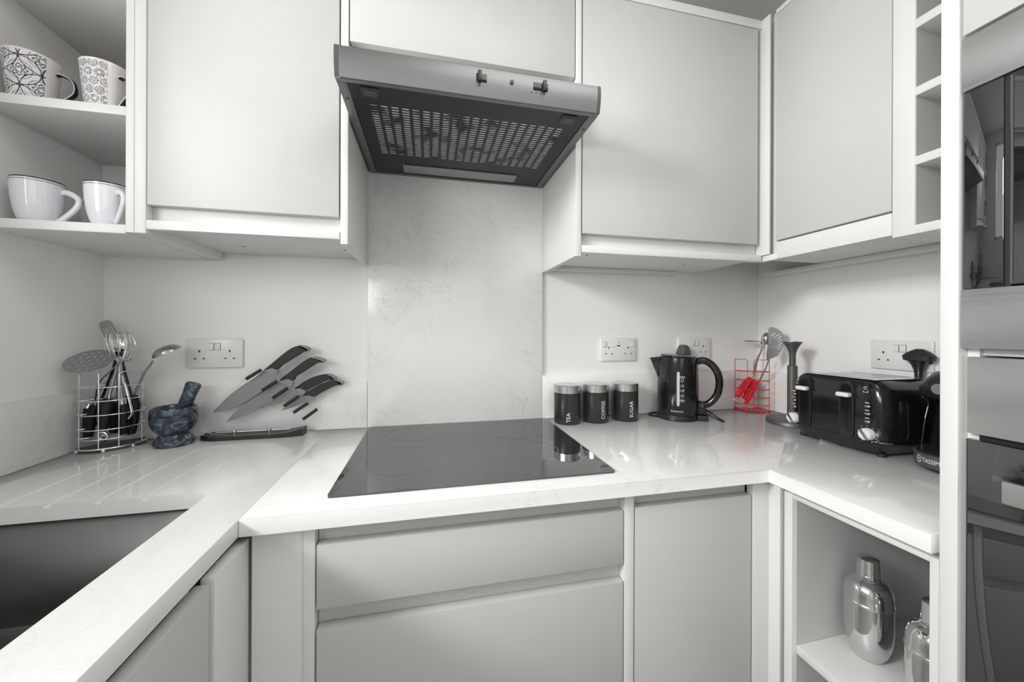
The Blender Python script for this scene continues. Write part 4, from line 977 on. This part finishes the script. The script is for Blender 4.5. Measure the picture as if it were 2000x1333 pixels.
for k in range(7):
    x = cc[0] - .078 + k * .013; hy_ = .05 * math.sqrt(max(.05, 1 - ((x - cc[0]) / .095) ** 2)); m.box(x, x + .004, cc[1] - hy_, cc[1] + hy_, WZ + .041, WZ + .0425)
m.build('grid_slots', BLK, t)
m = MB().loft([(cc[0] + .058, cc[1], WZ + .038, .068, .078, 5), (cc[0] + .060, cc[1], WZ + .10, .063, .072, 5), (cc[0] + .062, cc[1], WZ + .155, .058, .068, 5)], 64); m.build('column', BLK, t, 50)
m = MB().loft([(cc[0] + .045, cc[1], WZ + .152, .068, .068, 4), (cc[0] + .030, cc[1], WZ + .168, .088, .076, 4), (cc[0] + .026, cc[1], WZ + .190, .094, .070, 3.5), (cc[0] + .030, cc[1], WZ + .208, .088, .062, 3.2), (cc[0] + .034, cc[1], WZ + .222, .075, .054, 3), (cc[0] + .036, cc[1], WZ + .226, .060, .045, 3)], 64); m.build('brew_head', BLKS, t, 50)
MB().tube(smoothline([(cc[0] - .012, cc[1] + .0755, WZ + .042), (cc[0] - .008, cc[1] + .072, WZ + .10), (cc[0] - .002, cc[1] + .069, WZ + .142), (cc[0] - .020, cc[1] + .070, WZ + .158)], 6), .0011, 6).build('bright_edge_line', CHROME, t)  # thin chrome line drawn in as the edge highlight of the body side
MB().lathe((cc[0] - .02, cc[1], WZ + .118), [(.012, 0), (.020, .012), (.024, .036), (.024, .046)], 28).build('nozzle', BLK, t, 50)
MB().tube([(cc[0] - .075, cc[1] + .01, WZ + .188), (cc[0] - .079, cc[1] + .01, WZ + .188)], .012, 24).build('start_button', STEEL, t, 50)
def cmap(s0):
    def f(x, y, z):
        a = s0 - x / CR; q = CR + .0006 + z; return (cc[0] - q * math.cos(a), cc[1] + (q - CR + CYR) * math.sin(a), WZ + .0245 + y)
    return f
text('TASSIMO', .0135, cmap(.36), align='LEFT').build('lettering', PRINT, t, 0)
m = MB(); fcm = cmap(.47)
for (ex, ey, rr) in ((0, 0, .0085), (0, .0040, .0040), (.0035, -.002, .0040), (-.0035, -.002, .0040)):
    k_ = 20; vs = []
    for k in range(k_):
        a = 2 * math.pi * k / k_
        for q in (rr - .0006, rr + .0004): vs.append(fcm(ex + q * math.cos(a), ey + q * math.sin(a), .0002))
    m.add(vs, [[2 * k, 2 * k + 1, (2 * k + 3) % (2 * k_), (2 * k + 2) % (2 * k_)] for k in range(k_)])
m.build('emblem', PRINT, t, 0)

# ------------------------------------------------------------------ cocktail shakers
def shaker(c, label, s=1.0):
    t = thing('cocktail_shaker', c, label, 'cocktail shaker')
    r = .0405 * s
    MB().lathe(c, [(.0005, .0005), (.020, .0), (.0255, .003), (.0325, .016), (.0375, .034), (.0398, .052), (r, .070), (r, .118)], 72, False).build('cup', MIRROR, t, 60)
    MB().lathe(c, [(r, .1175), (r + .0008, .1185), (r + .0008, .1215), (r, .1225), (r - .0006, .1235), (r - .0008, .139), (r - .0022, .146), (.0350, .1555), (.0285, .1625), (.0232, .1655), (.0218, .1675)], 72, False).build('strainer_top', MIRROR, t, 60)
    MB().lathe(c, [(.0222, .1665), (.0222, .1690), (.0205, .1705), (.0205, .175), (.0208, .176), (.0203, .177), (.0206, .179), (.0201, .180), (.0203, .182), (.0198, .183), (.0192, .203), (.0180, .2075), (.0150, .2095), (.0005, .2100)], 56, False).build('cap', MIRROR, t, 40)
    return t
shaker((.922, .6050, .5330), 'polished steel cocktail shaker standing at the middle of the open shelf')
shaker((.889, .4780, .5330), 'polished steel cocktail shaker half hidden by the right frame of the open unit')
